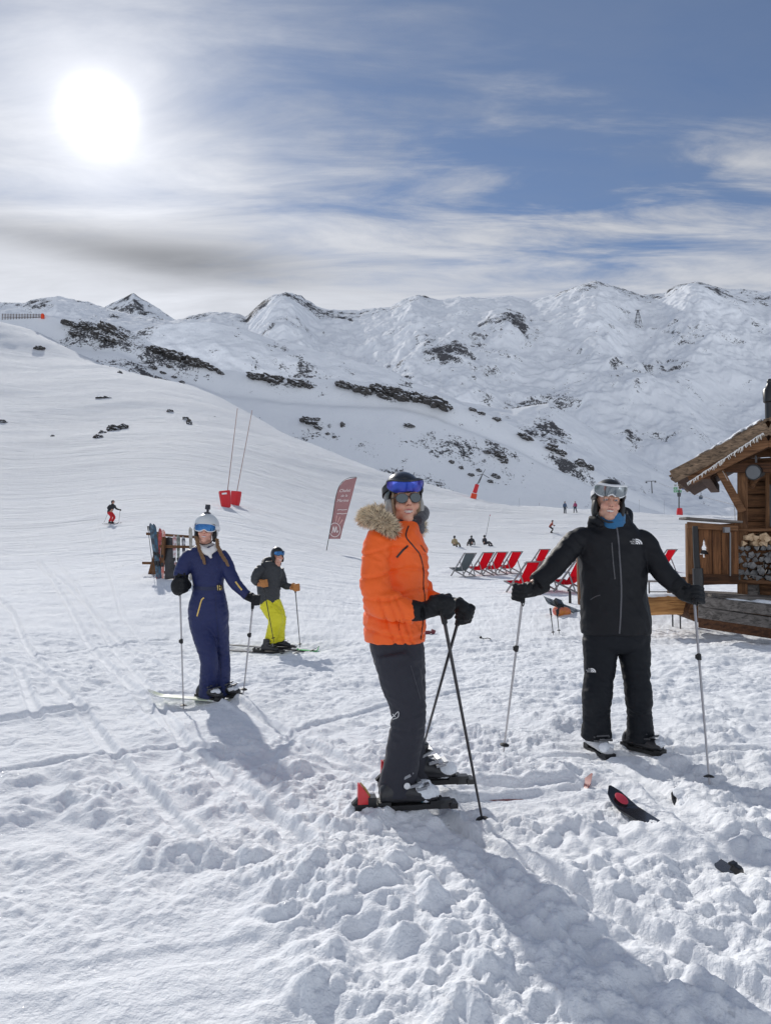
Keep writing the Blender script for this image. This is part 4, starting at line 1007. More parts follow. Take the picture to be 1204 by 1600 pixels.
    for k, (u, v, dd, yaw) in enumerate(((935, 1178, d-.05, -78), (1003, 1174, d-.02, -50))):
        p = P(u, v, dd); FM = frameM(p, R(yaw))
        mb, sl, bk = MB(), MB(), MB(); boot_shape(mb, sl, bk, FM); me = remeshed(mb, 'boot', .007, off, 2)
        bt = addmesh('boot', me, pbr('white boot shell', (.55,.56,.58), .4, nscale=10, namt=.1) if k == 0 else pbr('black boot shell', (.022,.022,.025), .35), t); sl.build('sole', M_RUBBER, bt); bk.build('buckle', M_GREYM, bt)
        w = MB(); w.M = FM; snow_cap(w, (.10,0,.075), (.07,.05,.03), 13+k); w.M = None; me = remeshed(w, 'snow', .007, off, 2, wrink(.004,(20,20,20),.004,60,3)); addmesh('snow_on_boot', me, M_SNOWB, bt)
black_man()

# ================================================================== woman in navy blue
def blue_woman():
    d = BL_D; base = P(338, 1092, d)
    t = thing('person', 'woman with braids in navy ski suit, white helmet and blue mirrored goggles', 'person', base); off = Vector(base)
    HM = headM(322, 829, d-.03, yaw=4, pitch=-4, roll=3, s=.94)
    b = MB(); head_shape(b, HM); torso(b, d, [(940,308,345,.09),(900,306,345,.09),(870,304,346,.09),(858,312,340,.06)])
    limb(b, d, [(323,862,.01,9),(322,845,.0,9)]); limb(b, d, [(314,960,0,9),(320,1000,-.04,8),(327,1035,-.07,7),(325,1090,0,6)]); limb(b, d, [(340,960,.02,9),(344,1000,.06,8),(347,1035,.06,7),(349,1085,.06,6)])
    limb(b, d, [(299,868,0,7),(288,886,-.04,6),(281,902,-.08,5)]); limb(b, d, [(347,868,0,7),(358,890,-.03,6),(368,912,-.04,5),(386,930,-.06,4)])
    me = remeshed(b, 'body', .006, off, 1); paint_head(me, HM, off, skin=(.66,.36,.27), lips=(.55,.16,.16)); addmesh('body', me, M_SKIN, t)
    NV = pbr('navy stretch fabric', (.004,.012,.085), .55, nscale=18, namt=.15, bump=.12, bscale=240, sheen=.05)
    m = MB(); torso(m, d, [(852,307,339,.060),(858,298,347,.085),(866,293,352,.105),(880,295,353,.118),(897,300,351,.115),(912,302,349,.108),(922,302,350,.110),(935,298,353,.122),(950,295,356,.135),(965,296,357,.125),(978,301,355,.095),(990,308,349,.06),(998,316,342,.03)])
    limb(m, d, [(312,962,0,18),(316,985,-.02,17),(322,1010,-.06,15),(327,1032,-.08,13.5),(327,1052,-.05,14),(325,1075,0,13.5),(325,1092,0,14.5)])
    limb(m, d, [(340,965,.02,17),(343,990,.05,15),(346,1020,.07,13),(348,1045,.04,12),(348,1070,.05,11),(348,1086,.06,11)])
    limb(m, d, [(303,866,0,12.5),(293,876,-.02,13),(285,892,-.05,12),(281,903,-.08,10)])
    limb(m, d, [(342,866,0,12),(352,880,-.01,11.5),(360,898,-.03,10.5),(368,912,-.045,9.5),(380,925,-.06,8),(387,931,-.065,7.5)])
    zt = P(0, 905, d).z; zb = P(0, 862, d).z
    def rib(co, nr): return .0022*np.sin(co[:, 0]*330)*np.sign(np.sin(co[:, 2]*150+co[:,0]*60))*(co[:, 2] > zt)*(nr[:, 1] < 0)*(np.abs(co[:, 0]-P(323, 880, d).x) < .13)
    me = remeshed(m, 'ski_suit', .007, off, 5, wrink(.006, (6,6,15), .0015, 30, 31, rib)); su = addmesh('ski_suit', me, NV, t); S = Surf(me, off)
    GD = pbr('gold zip', (.70,.48,.15), .35, .5)
    z = MB(); S.ribbon(z, [(308,963),(311,952),(315,938),(319,934)], .012); z.build('pocket_zip', GD, su)
    z = MB(); S.ribbon(z, [(368,909),(373,916),(378,922)], .014); z.build('sleeve_zip', GD, su)
    z = MB(); S.ribbon(z, [(302,917),(312,919),(325,920),(338,919),(349,917)], .030, lift=.004); be = z.build('belt', pbr('dark navy belt', (.010,.017,.06), .5, nscale=40), su)
    z = MB(); S.ribbon(z, [(339,918.5),(346,918)], .046, lift=.008); z.build('buckle', pbr('gold buckle', (.75,.55,.22), .25, .8), be)
    z = MB(); S.ribbon(z, [(341.5,912),(341,924)], .007, lift=.013); S.ribbon(z, [(341.5,913),(344,917),(341,919)], .006, lift=.013); z.build('buckle_emblem', M_BLACKP, be)
    z = MB(); S.ribbon(z, [(337,930),(338,960),(342,1000),(346,1060)], .0025); z.build('seam_or_shade', pbr('navy crease shade', (.006,.012,.05), .6), su)  # dark line painted in for the shade in the crease between her legs
    # white roll collar
    c = MB(); c.ctube([P(310,851,d-.03), P(315,857,d-.09), P(325,862,d-.12), P(335,857,d-.09), P(339,851,d-.02)], [.024,.030,.036,.030,.022], 12); c.ctube([P(324,858,d-.11), P(330,872,d-.13)], [.035,.008], 12); limb(c, d, [(324,862,0,14),(323,850,0,12)])
    me = remeshed(c, 'collar', .006, off, 2, wrink(.004, (8,8,20), .003, 40, 33)); addmesh('collar', me, pbr('white fleece collar', (.74,.73,.72), .9, nscale=60, namt=.08, bump=.4, bscale=120), t)
    # braids
    random.seed(2)
    for pts in ([(307,838,-.08),(309,850,-.115),(313,862,-.135),(318,874,-.14),(320,882,-.14)], [(339,842,-.07),(341,855,-.115),(347,868,-.135),(353,877,-.14),(357,885,-.135)]):
        h = MB(); q = cr([tuple(P(u, v, d+o)) for u, v, o in pts], 8); N = len(q)
        for k in range(3):
            pp = []; rs = []
            for i, a in enumerate(q):
                ph = i*.85+k*2.094; env = 1 if i < N-8 else .5; pp.append(Vector(a)+Vector((math.cos(ph)*.012, math.sin(2*ph)*.006, 0))*env); rs.append(.0085*(.8+.3*(i/N)+.25*math.sin(i*1.7+k)) if i < N-3 else .010*(N-i)/4+.001)
            h.tube(pp, rs, 8)
        h.build('hair_braid', pbr('light brown hair', (.22,.125,.06), .5, nscale=120, namt=.45, bump=.5, bscale=260), t)
    hb = MB(); helmet_shape(hb, HM, zf=.062, rx=.124, ry=.142, rz=.132, zs=-.03, zb=-.05); hel = hb.build('helmet', pbr('white helmet shell', (.62,.65,.66), .35, nscale=8, namt=.05, coat=.3), t)
    for sx in (-1, 1):
        e = MB(); e.M = HM; e.ell((sx*.088,-.002,-.055), (.022,.045,.058)); e.M = None; e.build('ear_pad', M_RUBBER, hel)
    e = MB(); e.M = HM; e.ctube([(.082,-.02,-.08), (.062,-.045,-.12), (.02,-.055,-.140), (-.02,-.055,-.140), (-.062,-.045,-.12), (-.082,-.02,-.08)], .008, 6, flat=.4); e.M = None; e.build('chin_strap', M_RUBBER, hel)
    k = MB(); k.M = HM; k.box((0,.01,.172), (.055,.07,.02)); k.box((0,.01,.200), (.022,.022,.05)); k.box((0,.0,.235), (.048,.036,.046), taper=.9); k.tube([(0,-.02,.238),(0,-.032,.238)], [.014,.014], 12); k.M = None
    k.build('helmet_camera', pbr('dark camera body', (.02,.022,.035), .4), hel)
    k = MB(); k.M = HM; k.ell((-.097,-.055,.045), (.006,.014,.012)); k.M = None; k.build('badge', pbr('dark blue badge', (.03,.04,.16), .4), hel)
    fr, ln = MB(), MB(); goggle_shape(fr, ln, HM, zc=.020, hh=.036, rx=.098, ry=.104, y0=-.006, amax=62, notch=.018); g = fr.build('goggles', M_WHITEP, t)
    ln.build('lens', pbr('sky blue mirror lens', (.02,.13,.34), .08, .8, nscale=6, namt=.5, coat=.6), g)
    s = MB(); strap_shape(s, HM, rx=.127, ry=.146, z0=.03, z1=.02, a0=52); s.build('strap', M_WHITEP, g)
    gr = P(281, 916, d-.12); tp_ = P(287, 1113, d-.22); topr = gr+(gr-tp_).normalized()*.06
    g2 = P(396, 937, d-.10); tp2 = P(380, 1087, d-.02); top2 = g2+(g2-tp2).normalized()*.05
    ski_pole(topr, tp_, 'grey telescopic ski pole upright at the left side of the woman in navy', knob=.53); ski_pole(top2, tp2, 'grey telescopic ski pole slanting down from the outstretched hand of the woman in navy', knob=.60)
    for gc, tp, w, pw, sd, s_ in ((gr, topr-tp_, P(283,902,d-.075), P(284,897,d-.06), 1, 1.45), (g2, top2-tp2, P(387,931,d-.065), P(382,927,d-.06), 1, 1.0)):
        q = MB(); glove_shape(q, gc, tp, w, sd, s=s_); q.tube([pw, w+(w-pw)*.3], [.055*s_/1.2,.050*s_/1.2], 16)
        if s_ > 1.2: q.ell(gc+Vector((-.01,-.01,.0)), (.070,.055,.085))
        me = remeshed(q, 'glove', .006, off, 2, wrink(.002,(12,12,30),.0012,60,7)); addmesh('glove', me, M_GLOVE, t)
    for k, (u, v, dd, yaw) in enumerate(((327, 1093, d-.03, -30), (352, 1089, d+.05, -12))):
        p = P(u, v, dd); FM = frameM(p, R(yaw)); mb, sl, bk = MB(), MB(), MB(); boot_shape(mb, sl, bk, FM); me = remeshed(mb, 'boot', .008, off, 2)
        bt = addmesh('boot', me, pbr('black boot shell', (.022,.022,.025), .35), t); sl.build('sole', M_RUBBER, bt); bk.build('buckle', M_GREYM, bt)
        w = MB(); w.M = FM; snow_cap(w, (.07,0,.085), (.07,.05,.03), 23+k); w.M = None; me = remeshed(w, 'snow', .007, off, 2, wrink(.004,(20,20,20),.004,60,3)); addmesh('snow_on_boot', me, M_SNOWB, bt)
    # her ski: the pale one lying to the left, half covered
    p = P(335, 1096, d-.06); q0 = P(238, 1096, d-.10); hd = math.atan2(q0.y-p.y, q0.x-p.x)
    z1 = gz(q0.x, q0.y)+.035; z0 = gz(p.x, p.y)+.0; L = math.hypot(q0.x-p.x, q0.y-p.y)
    sk = thing('ski', 'pale green snow-dusted ski lying left of the woman in navy', 'ski', p)
    m = MB(); ski_mesh(m, frameM(Vector((p.x, p.y, z0)), hd, -math.degrees(math.atan2(z1-z0, L))), L=1.3, front=L+.05, tipw=.064, waist=.045, rise=.05); m.build('blade', pbr('pale green ski', (.52,.58,.42), .4, nscale=9, namt=.2, col2=(.70,.72,.72)), sk)
blue_woman()

# ================================================================== man in yellow trousers
def yellow_man():
    d = YE_D; base = P(428, 1018, d)
    t = thing('person', 'man in charcoal jacket and bright yellow trousers sliding on skis with brown gloves', 'person', base); off = Vector(base)
    HM = headM(434, 869, d-.03, yaw=38, pitch=-2, roll=0, s=.95)
    b = MB(); head_shape(b, HM); torso(b, d, [(935,410,430,.09),(900,408,434,.10),(885,412,434,.08)]); limb(b, d, [(425,890,0,6),(430,876,0,5.5)])
    limb(b, d, [(416,940,0,7),(430,965,-.05,6),(424,1000,0,4)]); limb(b, d, [(428,940,.05,7),(438,962,0,6),(434,1000,.08,4)])
    limb(b, d, [(405,892,-.15,4),(399,908,-.2,4),(408,912,-.25,3)]); limb(b, d, [(437,893,.1,4),(444,914,.1,3.5),(456,918,0,3)])
    me = remeshed(b, 'body', .009, off, 1); paint_head(me, HM, off, skin=(.60,.32,.24)); addmesh('body', me, M_SKIN, t)
    m = MB(); torso(m, d, [(932,405,436,.13),(945,407,438,.14),(952,412,438,.10)])
    limb(m, d, [(417,942,-.03,13),(426,957,-.08,12.5),(431,968,-.10,11.5),(427,985,-.04,10),(423,1002,0,10)]); limb(m, d, [(427,942,.05,12),(434,958,.02,11),(437,968,0,10),(436,985,.06,9),(436,1000,.10,9)])
    me = remeshed(m, 'trousers', .011, off, 3, wrink(.010, (6,6,15), .003, 30, 41)); addmesh('trousers', me, pbr('yellow trousers', (.72,.66,.02), .6, nscale=14, namt=.08), t)
    j = MB(); torso(j, d, [(943,406,435,.145),(930,403,437,.155),(912,401,439,.155),(898,401,440,.15),(888,405,439,.13),(881,412,435,.10),(877,416,432,.08)])
    limb(j, d, [(409,888,-.10,8),(402,897,-.17,8),(399,906,-.21,7),(404,911,-.24,5.5)]); limb(j, d, [(436,890,.08,7.5),(441,903,.12,6.5),(445,914,.08,6),(455,917,.02,4.5)])
    j.ctube([P(412,884,d-.05), P(416,877,d+.08), P(428,876,d+.10), P(437,882,d+.02)], [.05,.06,.055,.04], 12)
    me = remeshed(j, 'jacket', .011, off, 3, wrink(.010, (6,6,14), .003, 30, 45)); addmesh('jacket', me, pbr('charcoal jacket', (.030,.033,.038), .6, nscale=14, namt=.2), t)
    hb = MB(); helmet_shape(hb, HM, zf=.060); hel = hb.build('helmet', M_BLACKP, t)
    for sx in (-1, 1):
        e = MB(); e.M = HM; e.ell((sx*.086,0,-.045), (.022,.045,.062)); e.M = None; e.build('ear_pad', M_RUBBER, hel)
    fr, ln = MB(), MB(); goggle_shape(fr, ln, HM, zc=.060, hh=.036, rx=.098, ry=.108, amax=62, tilt=8); g = fr.build('goggles', M_BLACKP, t); ln.build('lens', MATS['sky blue mirror lens'], g)
    BG = pbr('tan leather glove', (.42,.17,.045), .6, nscale=40, namt=.2)
    for gc, tip, w, nm in ((P(411,912,d-.30), P(428,1003,d-.30), P(404,911,d-.24), 'thin black ski pole crossing the near leg of the man in yellow trousers'), (P(461,918,d-.05), P(469,1012,d+.05), P(454,917,d+.01), 'thin black ski pole to the right of the man in yellow trousers')):
        tp = gc-tip; top = gc+tp.normalized()*.05; ski_pole(top, tip, nm, M_BLACKP, r=.007)
        q = MB(); glove_shape(q, gc, tp, w, 1, s=1.25); q.ell(gc, (.055,.055,.06)); me = remeshed(q, 'glove', .009, off, 1); addmesh('glove', me, BG, t)
    for k, (u, v, dd) in enumerate(((421, 1020, d-.12), (440, 1013, d+.10))):
        p = P(u, v, dd); hd = R(-6); FM = frameM(p, hd); mb, sl, bk = MB(), MB(), MB(); boot_shape(mb, sl, bk, FM); me = remeshed(mb, 'boot', .011, off, 1)
        bt = addmesh('boot', me, pbr('black boot shell', (.022,.022,.025), .35), t); sl.build('sole', M_RUBBER, bt); bk.build('buckle', M_GREYM, bt)
        sk = thing('ski', ('all-black ski of the man in yellow trousers, under his near boot', 'green-tipped ski of the man in yellow trousers')[k], 'ski', p)
        g0 = gz(p.x, p.y); gp = gz(p.x+.6, p.y); zz = max(p.z-.012, g0+.005)
        m = MB(); ski_mesh(m, frameM(Vector((p.x, p.y, zz)), R((-3, -9)[k]), 3), L=1.62, front=(.50, .62)[k], tipw=.062, waist=.042, rise=.09); m.build('blade', M_BLACKP, sk)
        if k == 1:
            gt = MB(); ski_mesh(gt, frameM(Vector((p.x, p.y, zz+.004)), R(-9), 3), L=.36, front=.62, tipw=.060, waist=.046, tailw=.045, rise=.09, n=16); gt.build('green_tip', pbr('green ski tip', (.06,.55,.10), .35), sk)
        tb, h2 = MB(), MB(); binding(tb, h2, FM); tb.build('toe_binding', M_BLACKP, sk); h2.build('heel_binding', M_BLACKP, sk)
yellow_man()
# ------------------------------------------------------------------ landing things on the real slopes
class Land:
    def __init__(s, names):
        s.b = []
        for n in names:
            me = bpy.data.objects[n].data; s.b.append(BVHTree.FromPolygons([tuple(v.co) for v in me.vertices], [tuple(p.vertices) for p in me.polygons]))
    def at(s, u, v):
        dr = Vector(ray(u, v)).normalized(); best = None
        for b in s.b:
            h = b.ray_cast(Vector((0,0,CAMZ)), dr)
            if h[0] is not None and (best is None or h[3] < best[3]): best = h
        return (best[0], best[1]) if best else (None, None)
LR = Land(['snow_ridge']); LM = Land(['snow_shoulder', 'mountain'])
def scale_at(p): return p.y/FPX
# ------------------------------------------------------------------ rocks
def rock_mat():
    m = bpy.data.materials.new('snow dusted schist'); m.use_nodes = True; q = NT(m.node_tree); b = m.node_tree.nodes['Principled BSDF']
    tc = q.n('ShaderNodeTexCoord').outputs['Object']; mp = q.n('ShaderNodeMapping', {0: tc, 2: (0, R(-24), 0), 3: (1, 1, 3.2)}).outputs[0]
    n = q.noise(mp, 1.3, 8, .7); c = q.mix(q.smooth(n, .3, .7), (.040, .039, .040, 1), (.15, .138, .128, 1))
    gn = q.n('ShaderNodeNewGeometry'); nz = q.n('ShaderNodeSeparateXYZ', {0: gn.outputs['Normal']}).outputs[2]
    k = q.m('ADD', nz, q.m('MULTIPLY', q.m('SUBTRACT', q.noise(tc, 1.1, 7, .7), .5), 1.9)); sn = q.smooth(k, .44, .62)
    c = q.mix(sn, c, (.80, .83, .88, 1)); m.node_tree.links.new(c, b.inputs['Base Color']); b.inputs['Roughness'].default_value = .85; b.inputs['Specular IOR Level'].default_value = .15
    bp = q.n('ShaderNodeBump', {'Height': n, 'Strength': .8, 'Distance': .35}); m.node_tree.links.new(bp.outputs[0], b.inputs['Normal'])
    return m
ROCKM = rock_mat()
def rock_mesh(seed, w, dep, h, sub=4, name='rock'):
    bm = bmesh.new(); bmesh.ops.create_icosphere(bm, subdivisions=sub, radius=1); co = np.array([v.co[:] for v in bm.verts])
    a = fbm(co[:, 0]*1.3+seed*3.1, co[:, 1]*1.3+co[:, 2]*1.7, 4, seed, .6); b = ridged(co[:, 0]*2.2+co[:, 2]+seed, co[:, 1]*2.2-co[:, 2]*1.5, 4, seed+9)
    k = 1+.75*a+.20*(b-1); co = co*k[:, None]
    co[:, 2] = np.where(co[:, 2] > 0, np.sign(co[:, 2])*np.abs(co[:, 2])**.8, co[:, 2])
    st = np.round((co[:, 2]+co[:, 0]*.3)*5)/5-co[:, 0]*.3; co[:, 2] = .55*co[:, 2]+.45*st
    for v, c in zip(bm.verts, co): v.co = (c[0]*w, c[1]*dep, c[2]*h)
    me = bpy.data.meshes.new(name); bm.to_mesh(me); bm.free(); me.materials.append(ROCKM); return me
def place_rock(i, u, v, w, h, land, label, group, tilt=0.0, sub=4):
    if land is None: p = hit(u, v); 
    else:
        p, n = land.at(u, v)
        if p is None: return
    k = scale_at(p); me = rock_mesh(i+3, w*k*.5, w*k*.5, h*k*.72, sub)
    o = bpy.data.objects.new('rock', me); COL.objects.link(o); o.location = (p.x, p.y, p.z-h*k*.10); o.rotation_euler = (0, R(tilt), random.uniform(-.3, .3))
    tagit(o, label, 'rock', group)
HILL = [(166,625,24,7,'flat snow-capped boulder on the left slope, widest one above the rock cluster'),(178,670,18,8,'largest dark rock of the cluster on the left slope'),
        (193,667,13,6,'smaller rock just right of the largest one in the slope cluster'),(160,677,9,6,'rock at the left end of the cluster on the open slope'),
        (155,684,12,7,'half-buried rock just below the slope cluster'),(296,661,8,9,'upright dark rock on the slope left of the two tall marker poles'),
        (290,655,8,5,'small rock just above the upright dark rock on the slope'),(266,643,9,4,'small pointed rock on the slope above the upright rock'),(4,660,11,5,'rock cut by the left edge of the picture'),
        (335,653,5,3,'tiny rock on the slope nearest the two tall poles'),(250,616,9,3,'snowy low rock high on the slope under the shaded ridge'),(82,682,5,3,'tiny lone rock on the left slope'),
        (188,583,8,4,'small rock near the upper edge of the left slope'),(360,624,16,6,'dark slab on the slope crest above the marker poles'),(398,633,10,6,'square dark rock on the slope crest right of the slab'),
        (170,575,10,4,'low snowy rock under the upper edge of the left slope'),(62,545,14,5,'snowy boulder highest on the left slope')]
for i, (u, v, w, h, lb) in enumerate(HILL): place_rock(i, u, v, w, h, None, lb, 'rocks scattered on the left slope')
RIDGE = [(140,512,30,6,26),(172,514,30,8,30),(112,507,24,5,20),(160,527,30,7,26),(190,524,20,7,35),(178,533,16,5,25),(120,522,18,5,22),
         (250,549,30,7,22),(275,557,34,8,22),(305,567,34,9,20),(330,575,20,6,24),(344,583,12,4,24),
         (400,589,26,6,14),(425,592,30,8,16),(468,600,26,6,22),(482,604,14,6,30),(540,602,30,6,18),(566,610,30,7,22),(592,608,28,7,20),(620,616,38,9,24),(652,622,30,9,20),(682,630,38,9,26),(600,620,18,5,22),
         (640,665,16,4,16),(535,665,7,8,0),(484,659,24,6,22),(497,668,12,4,25),(495,655,10,4,15),
         (780,711,18,7,24),(787,720,12,7,30),(818,682,18,6,26),(828,686,8,4,20),(862,700,20,8,24),(874,707,16,7,26),(905,724,20,8,24),(920,731,12,7,20),(930,735,9,5,16),(760,707,10,4,20),
         (738,640,12,4,16),(752,646,10,4,16),(775,655,12,4,18),(705,722,7,4,15),(720,731,6,4,15),(735,742,8,4,15),(748,735,7,4,20),(774,744,12,5,20),(765,752,8,4,20),
         (240,575,10,4,20),(255,583,9,3,20),(265,573,8,4,20),(272,590,8,4,20),(236,565,8,3,20),(258,595,7,3,20),(285,598,8,4,20),(245,590,6,3,20),(512,678,6,4,0),(522,683,5,3,0)]
def where(u, v):
    if u < 210: return 'at the upper left of the ridge'
    if u < 360: return 'in the rocks above the slope crest'
    if u < 510: return 'on the shaded ridge above the flag'
    if u < 700: return 'in the dark band above the orange woman'
    return 'low on the ridge between the big figures'
random.seed(12); cnt = {}
ORD = ['first','second','third','fourth','fifth','sixth','seventh','eighth','ninth','tenth','eleventh','twelfth','thirteenth','fourteenth','fifteenth','sixteenth','seventeenth','eighteenth','nineteenth','twentieth']
for i, (u, v, w, h, tl) in enumerate(RIDGE):
    wh = where(u, v); kind = lambda w: 'large dark outcrop' if w > 20 else 'small dark rock'
    peers = sorted(r[0]+r[1]*.001 for r in RIDGE if where(r[0], r[1]) == wh and kind(r[2]) == kind(w)); n = peers.index(u+v*.001)
    lb = (ORD[n]+' '+kind(w)+' from the left ' if len(peers) > 1 else kind(w)+' ')+wh
    place_rock(i+40, u, v, w*1.05, h*(1.25 if w > 20 else 1.0), LR, lb, 'dark rocks on the shaded ridge', tilt=tl*.8, sub=4)
random.seed(77)
FAR = [(640,468,26,7),(655,473,20,5),(430,474,18,7),(450,470,14,5),(935,448,22,6),(948,452,18,5),(960,455,12,4),(890,462,20,5),(1070,453,20,8),(1085,462,16,5),(1120,455,18,5),(1170,497,22,8),(1075,479,30,5),(1190,482,16,8),
       (980,484,20,8),(908,504,18,7),(1010,540,40,7),(1035,545,30,5),(1000,546,24,5),(790,540,16,5),(800,520,14,6),(825,527,14,6),(770,530,10,4),(1145,552,12,4),(760,466,20,4),(800,470,14,4),(1140,470,26,4),(620,548,14,4),(335,492,30,5),(205,463,14,4),(190,470,14,5),(222,478,14,5),(500,470,10,3),(745,470,12,3)]
# ------------------------------------------------------------------ woods and cloth used below
def wood(name, a, b, sc=(1.2, 1.2, 14), rough=.75):
    if name in MATS: return MATS[name]
    m = bpy.data.materials.new(name); m.use_nodes = True; q = NT(m.node_tree); bs = m.node_tree.nodes['Principled BSDF']
    tc = q.n('ShaderNodeTexCoord').outputs['Object']; mp = q.n('ShaderNodeMapping', {0: tc, 3: sc}).outputs[0]
    n = q.noise(mp, 3.0, 8, .68, .8); n2 = q.noise(tc, 2.2, 4, .6)
    c = q.mix(q.smooth(n, .30, .68), (*a, 1), (*b, 1)); k = q.m('ADD', .55, q.m('MULTIPLY', n2, .9))
    c = q.mix(1.0, c, q.n('ShaderNodeCombineColor', {0: k, 1: k, 2: k}).outputs[0], 'MULTIPLY')
    m.node_tree.links.new(c, bs.inputs['Base Color']); bs.inputs['Roughness'].default_value = rough; bs.inputs['Specular IOR Level'].default_value = .25
    bp = q.n('ShaderNodeBump', {'Height': n, 'Strength': .7, 'Distance': .012}); m.node_tree.links.new(bp.outputs[0], bs.inputs['Normal'])
    MATS[name] = m; return m
WX = wood('warm larch, grain along x', (.060,.027,.013), (.25,.125,.060), (.6, 9, 9)); WZ = wood('warm larch, grain upright', (.060,.027,.013), (.235,.118,.055), (9, 9, .6))
WD = wood('dark stained larch', (.030,.014,.008), (.11,.048,.022), (.8, 8, 8)); WG = wood('weathered grey timber', (.045,.040,.036), (.20,.18,.165), (.6, 9, 9)); WY = wood('old silvered roof wood', (.055,.038,.026), (.27,.185,.12), (3, 3, 9))
def cloth(name, col, tr=.35):
    m = bpy.data.materials.new(name); m.use_nodes = True; q = NT(m.node_tree); t = m.node_tree; b = t.nodes['Principled BSDF']; out = t.nodes['Material Output']
    tc = q.n('ShaderNodeTexCoord').outputs['Object']; k = q.m('ADD', .88, q.m('MULTIPLY', q.noise(tc, 9, 5, .6), .24)); c = q.mix(1.0, (*col, 1), q.n('ShaderNodeCombineColor', {0: k, 1: k, 2: k}).outputs[0], 'MULTIPLY')
    t.links.new(c, b.inputs['Base Color']); b.inputs['Roughness'].default_value = .8; b.inputs['Specular IOR Level'].default_value = .2
    tl = q.n('ShaderNodeBsdfTranslucent', {'Color': c}); mx = q.n('ShaderNodeMixShader', {0: tr, 1: b.outputs[0], 2: tl.outputs[0]}); t.links.new(mx.outputs[0], out.inputs[0]); return m
REDC = cloth('red canvas', (.72,.012,.035), .45); GRYC = cloth('grey canvas', (.16,.19,.20), .3)
M_FRAME = pbr('grey chair frame', (.26,.25,.25), .5, .2, nscale=30)
# ------------------------------------------------------------------ deck chairs
def deck_chair(mat, label, group):
    t = thing('deck_chair', label, 'deck chair', (0,0,0), group); w = .29
    for s in (-1, 1):
        m = MB(); m.beam((-.50,s*w,.93), (.36,s*w,.02), .045, .03, up=(0,1,0)); m.build('back_rail', M_FRAME, t, smooth=False)
        m = MB(); m.beam((-.52,s*(w-.04),.02), (.46,s*(w-.04),.34), .045, .03, up=(0,1,0)); m.build('seat_rail', M_FRAME, t, smooth=False)
        m = MB(); m.beam((-.20,s*(w-.02),.60), (-.44,s*(w-.02),.07), .035, .022, up=(0,1,0)); m.build('prop', M_FRAME, t, smooth=False)
    m = MB(); m.beam((-.50,-w-.02,.93), (-.50,w+.02,.93), .04, .035); m.build('head_bar', M_FRAME, t, smooth=False)
    m = MB(); m.beam((.46,-w,.34), (.46,w,.34), .04, .035); m.beam((-.50,-w,.03), (-.50,w,.03), .03, .03); m.build('foot_bar', M_FRAME, t, smooth=False)
    m = MB(); prof = cr([(-.50,.945), (-.36,.72), (-.16,.43), (.02,.27), (.22,.25), (.46,.36)], 6); n = 8; vs = []
    for x, z in prof:
        for j in range(n+1):
            a = j/n*2-1; vs.append((x-.012*(1-a*a), a*(w-.055), z-.03*(1-a*a)*min(1, abs(x+.5)*4)*min(1, abs(.46-x)*4)))
    N = n+1; m.add(vs, [(i*N+j, i*N+j+1, (i+1)*N+j+1, (i+1)*N+j) for i in range(len(prof)-1) for j in range(n)])
    o = m.build('sling', mat, t); so_ = o.modifiers.new('thick', 'SOLIDIFY'); so_.thickness = .004
    return t
def setdown(o, p, rz, sink=.02): o.location = (p[0], p[1], gz(p[0], p[1])-sink); o.rotation_euler.z = rz
g_ch = 'deck chairs on the snow'
ch0 = deck_chair(REDC, 'x', g_ch); first = True
CH = [(750,899,'red deck chair beside the grey one, first red in the left row'),(772,897,'red deck chair in the middle of the left row of three red ones'),(795,895,'red deck chair at the right end of the left row'),
      (815,925,'red deck chair just above the left glove of the man in black'),(843,923,'red deck chair half hidden behind the raised sleeve of the man in black'),
      (838,893,'red deck chair in the back row, left of the sleeve of the man in black'),(862,892,'red deck chair of the back row, cut by the sleeve of the man'),
      (890,926,'red deck chair seen below the arm of the man in black, beside the wooden post'),(1034,893,'red deck chair right of the shoulder of the man in black')]
for u, v, lb in CH:
    p = hit(u, v, 120); o = ch0 if first else copy_tree(ch0); first = False; o['label'] = lb; setdown(o, p, R(122+random.uniform(-3, 3)))
gch = deck_chair(GRYC, 'grey canvas deck chair at the left end of the row of red ones', g_ch); p = hit(722, 901, 120); setdown(gch, p, R(122))
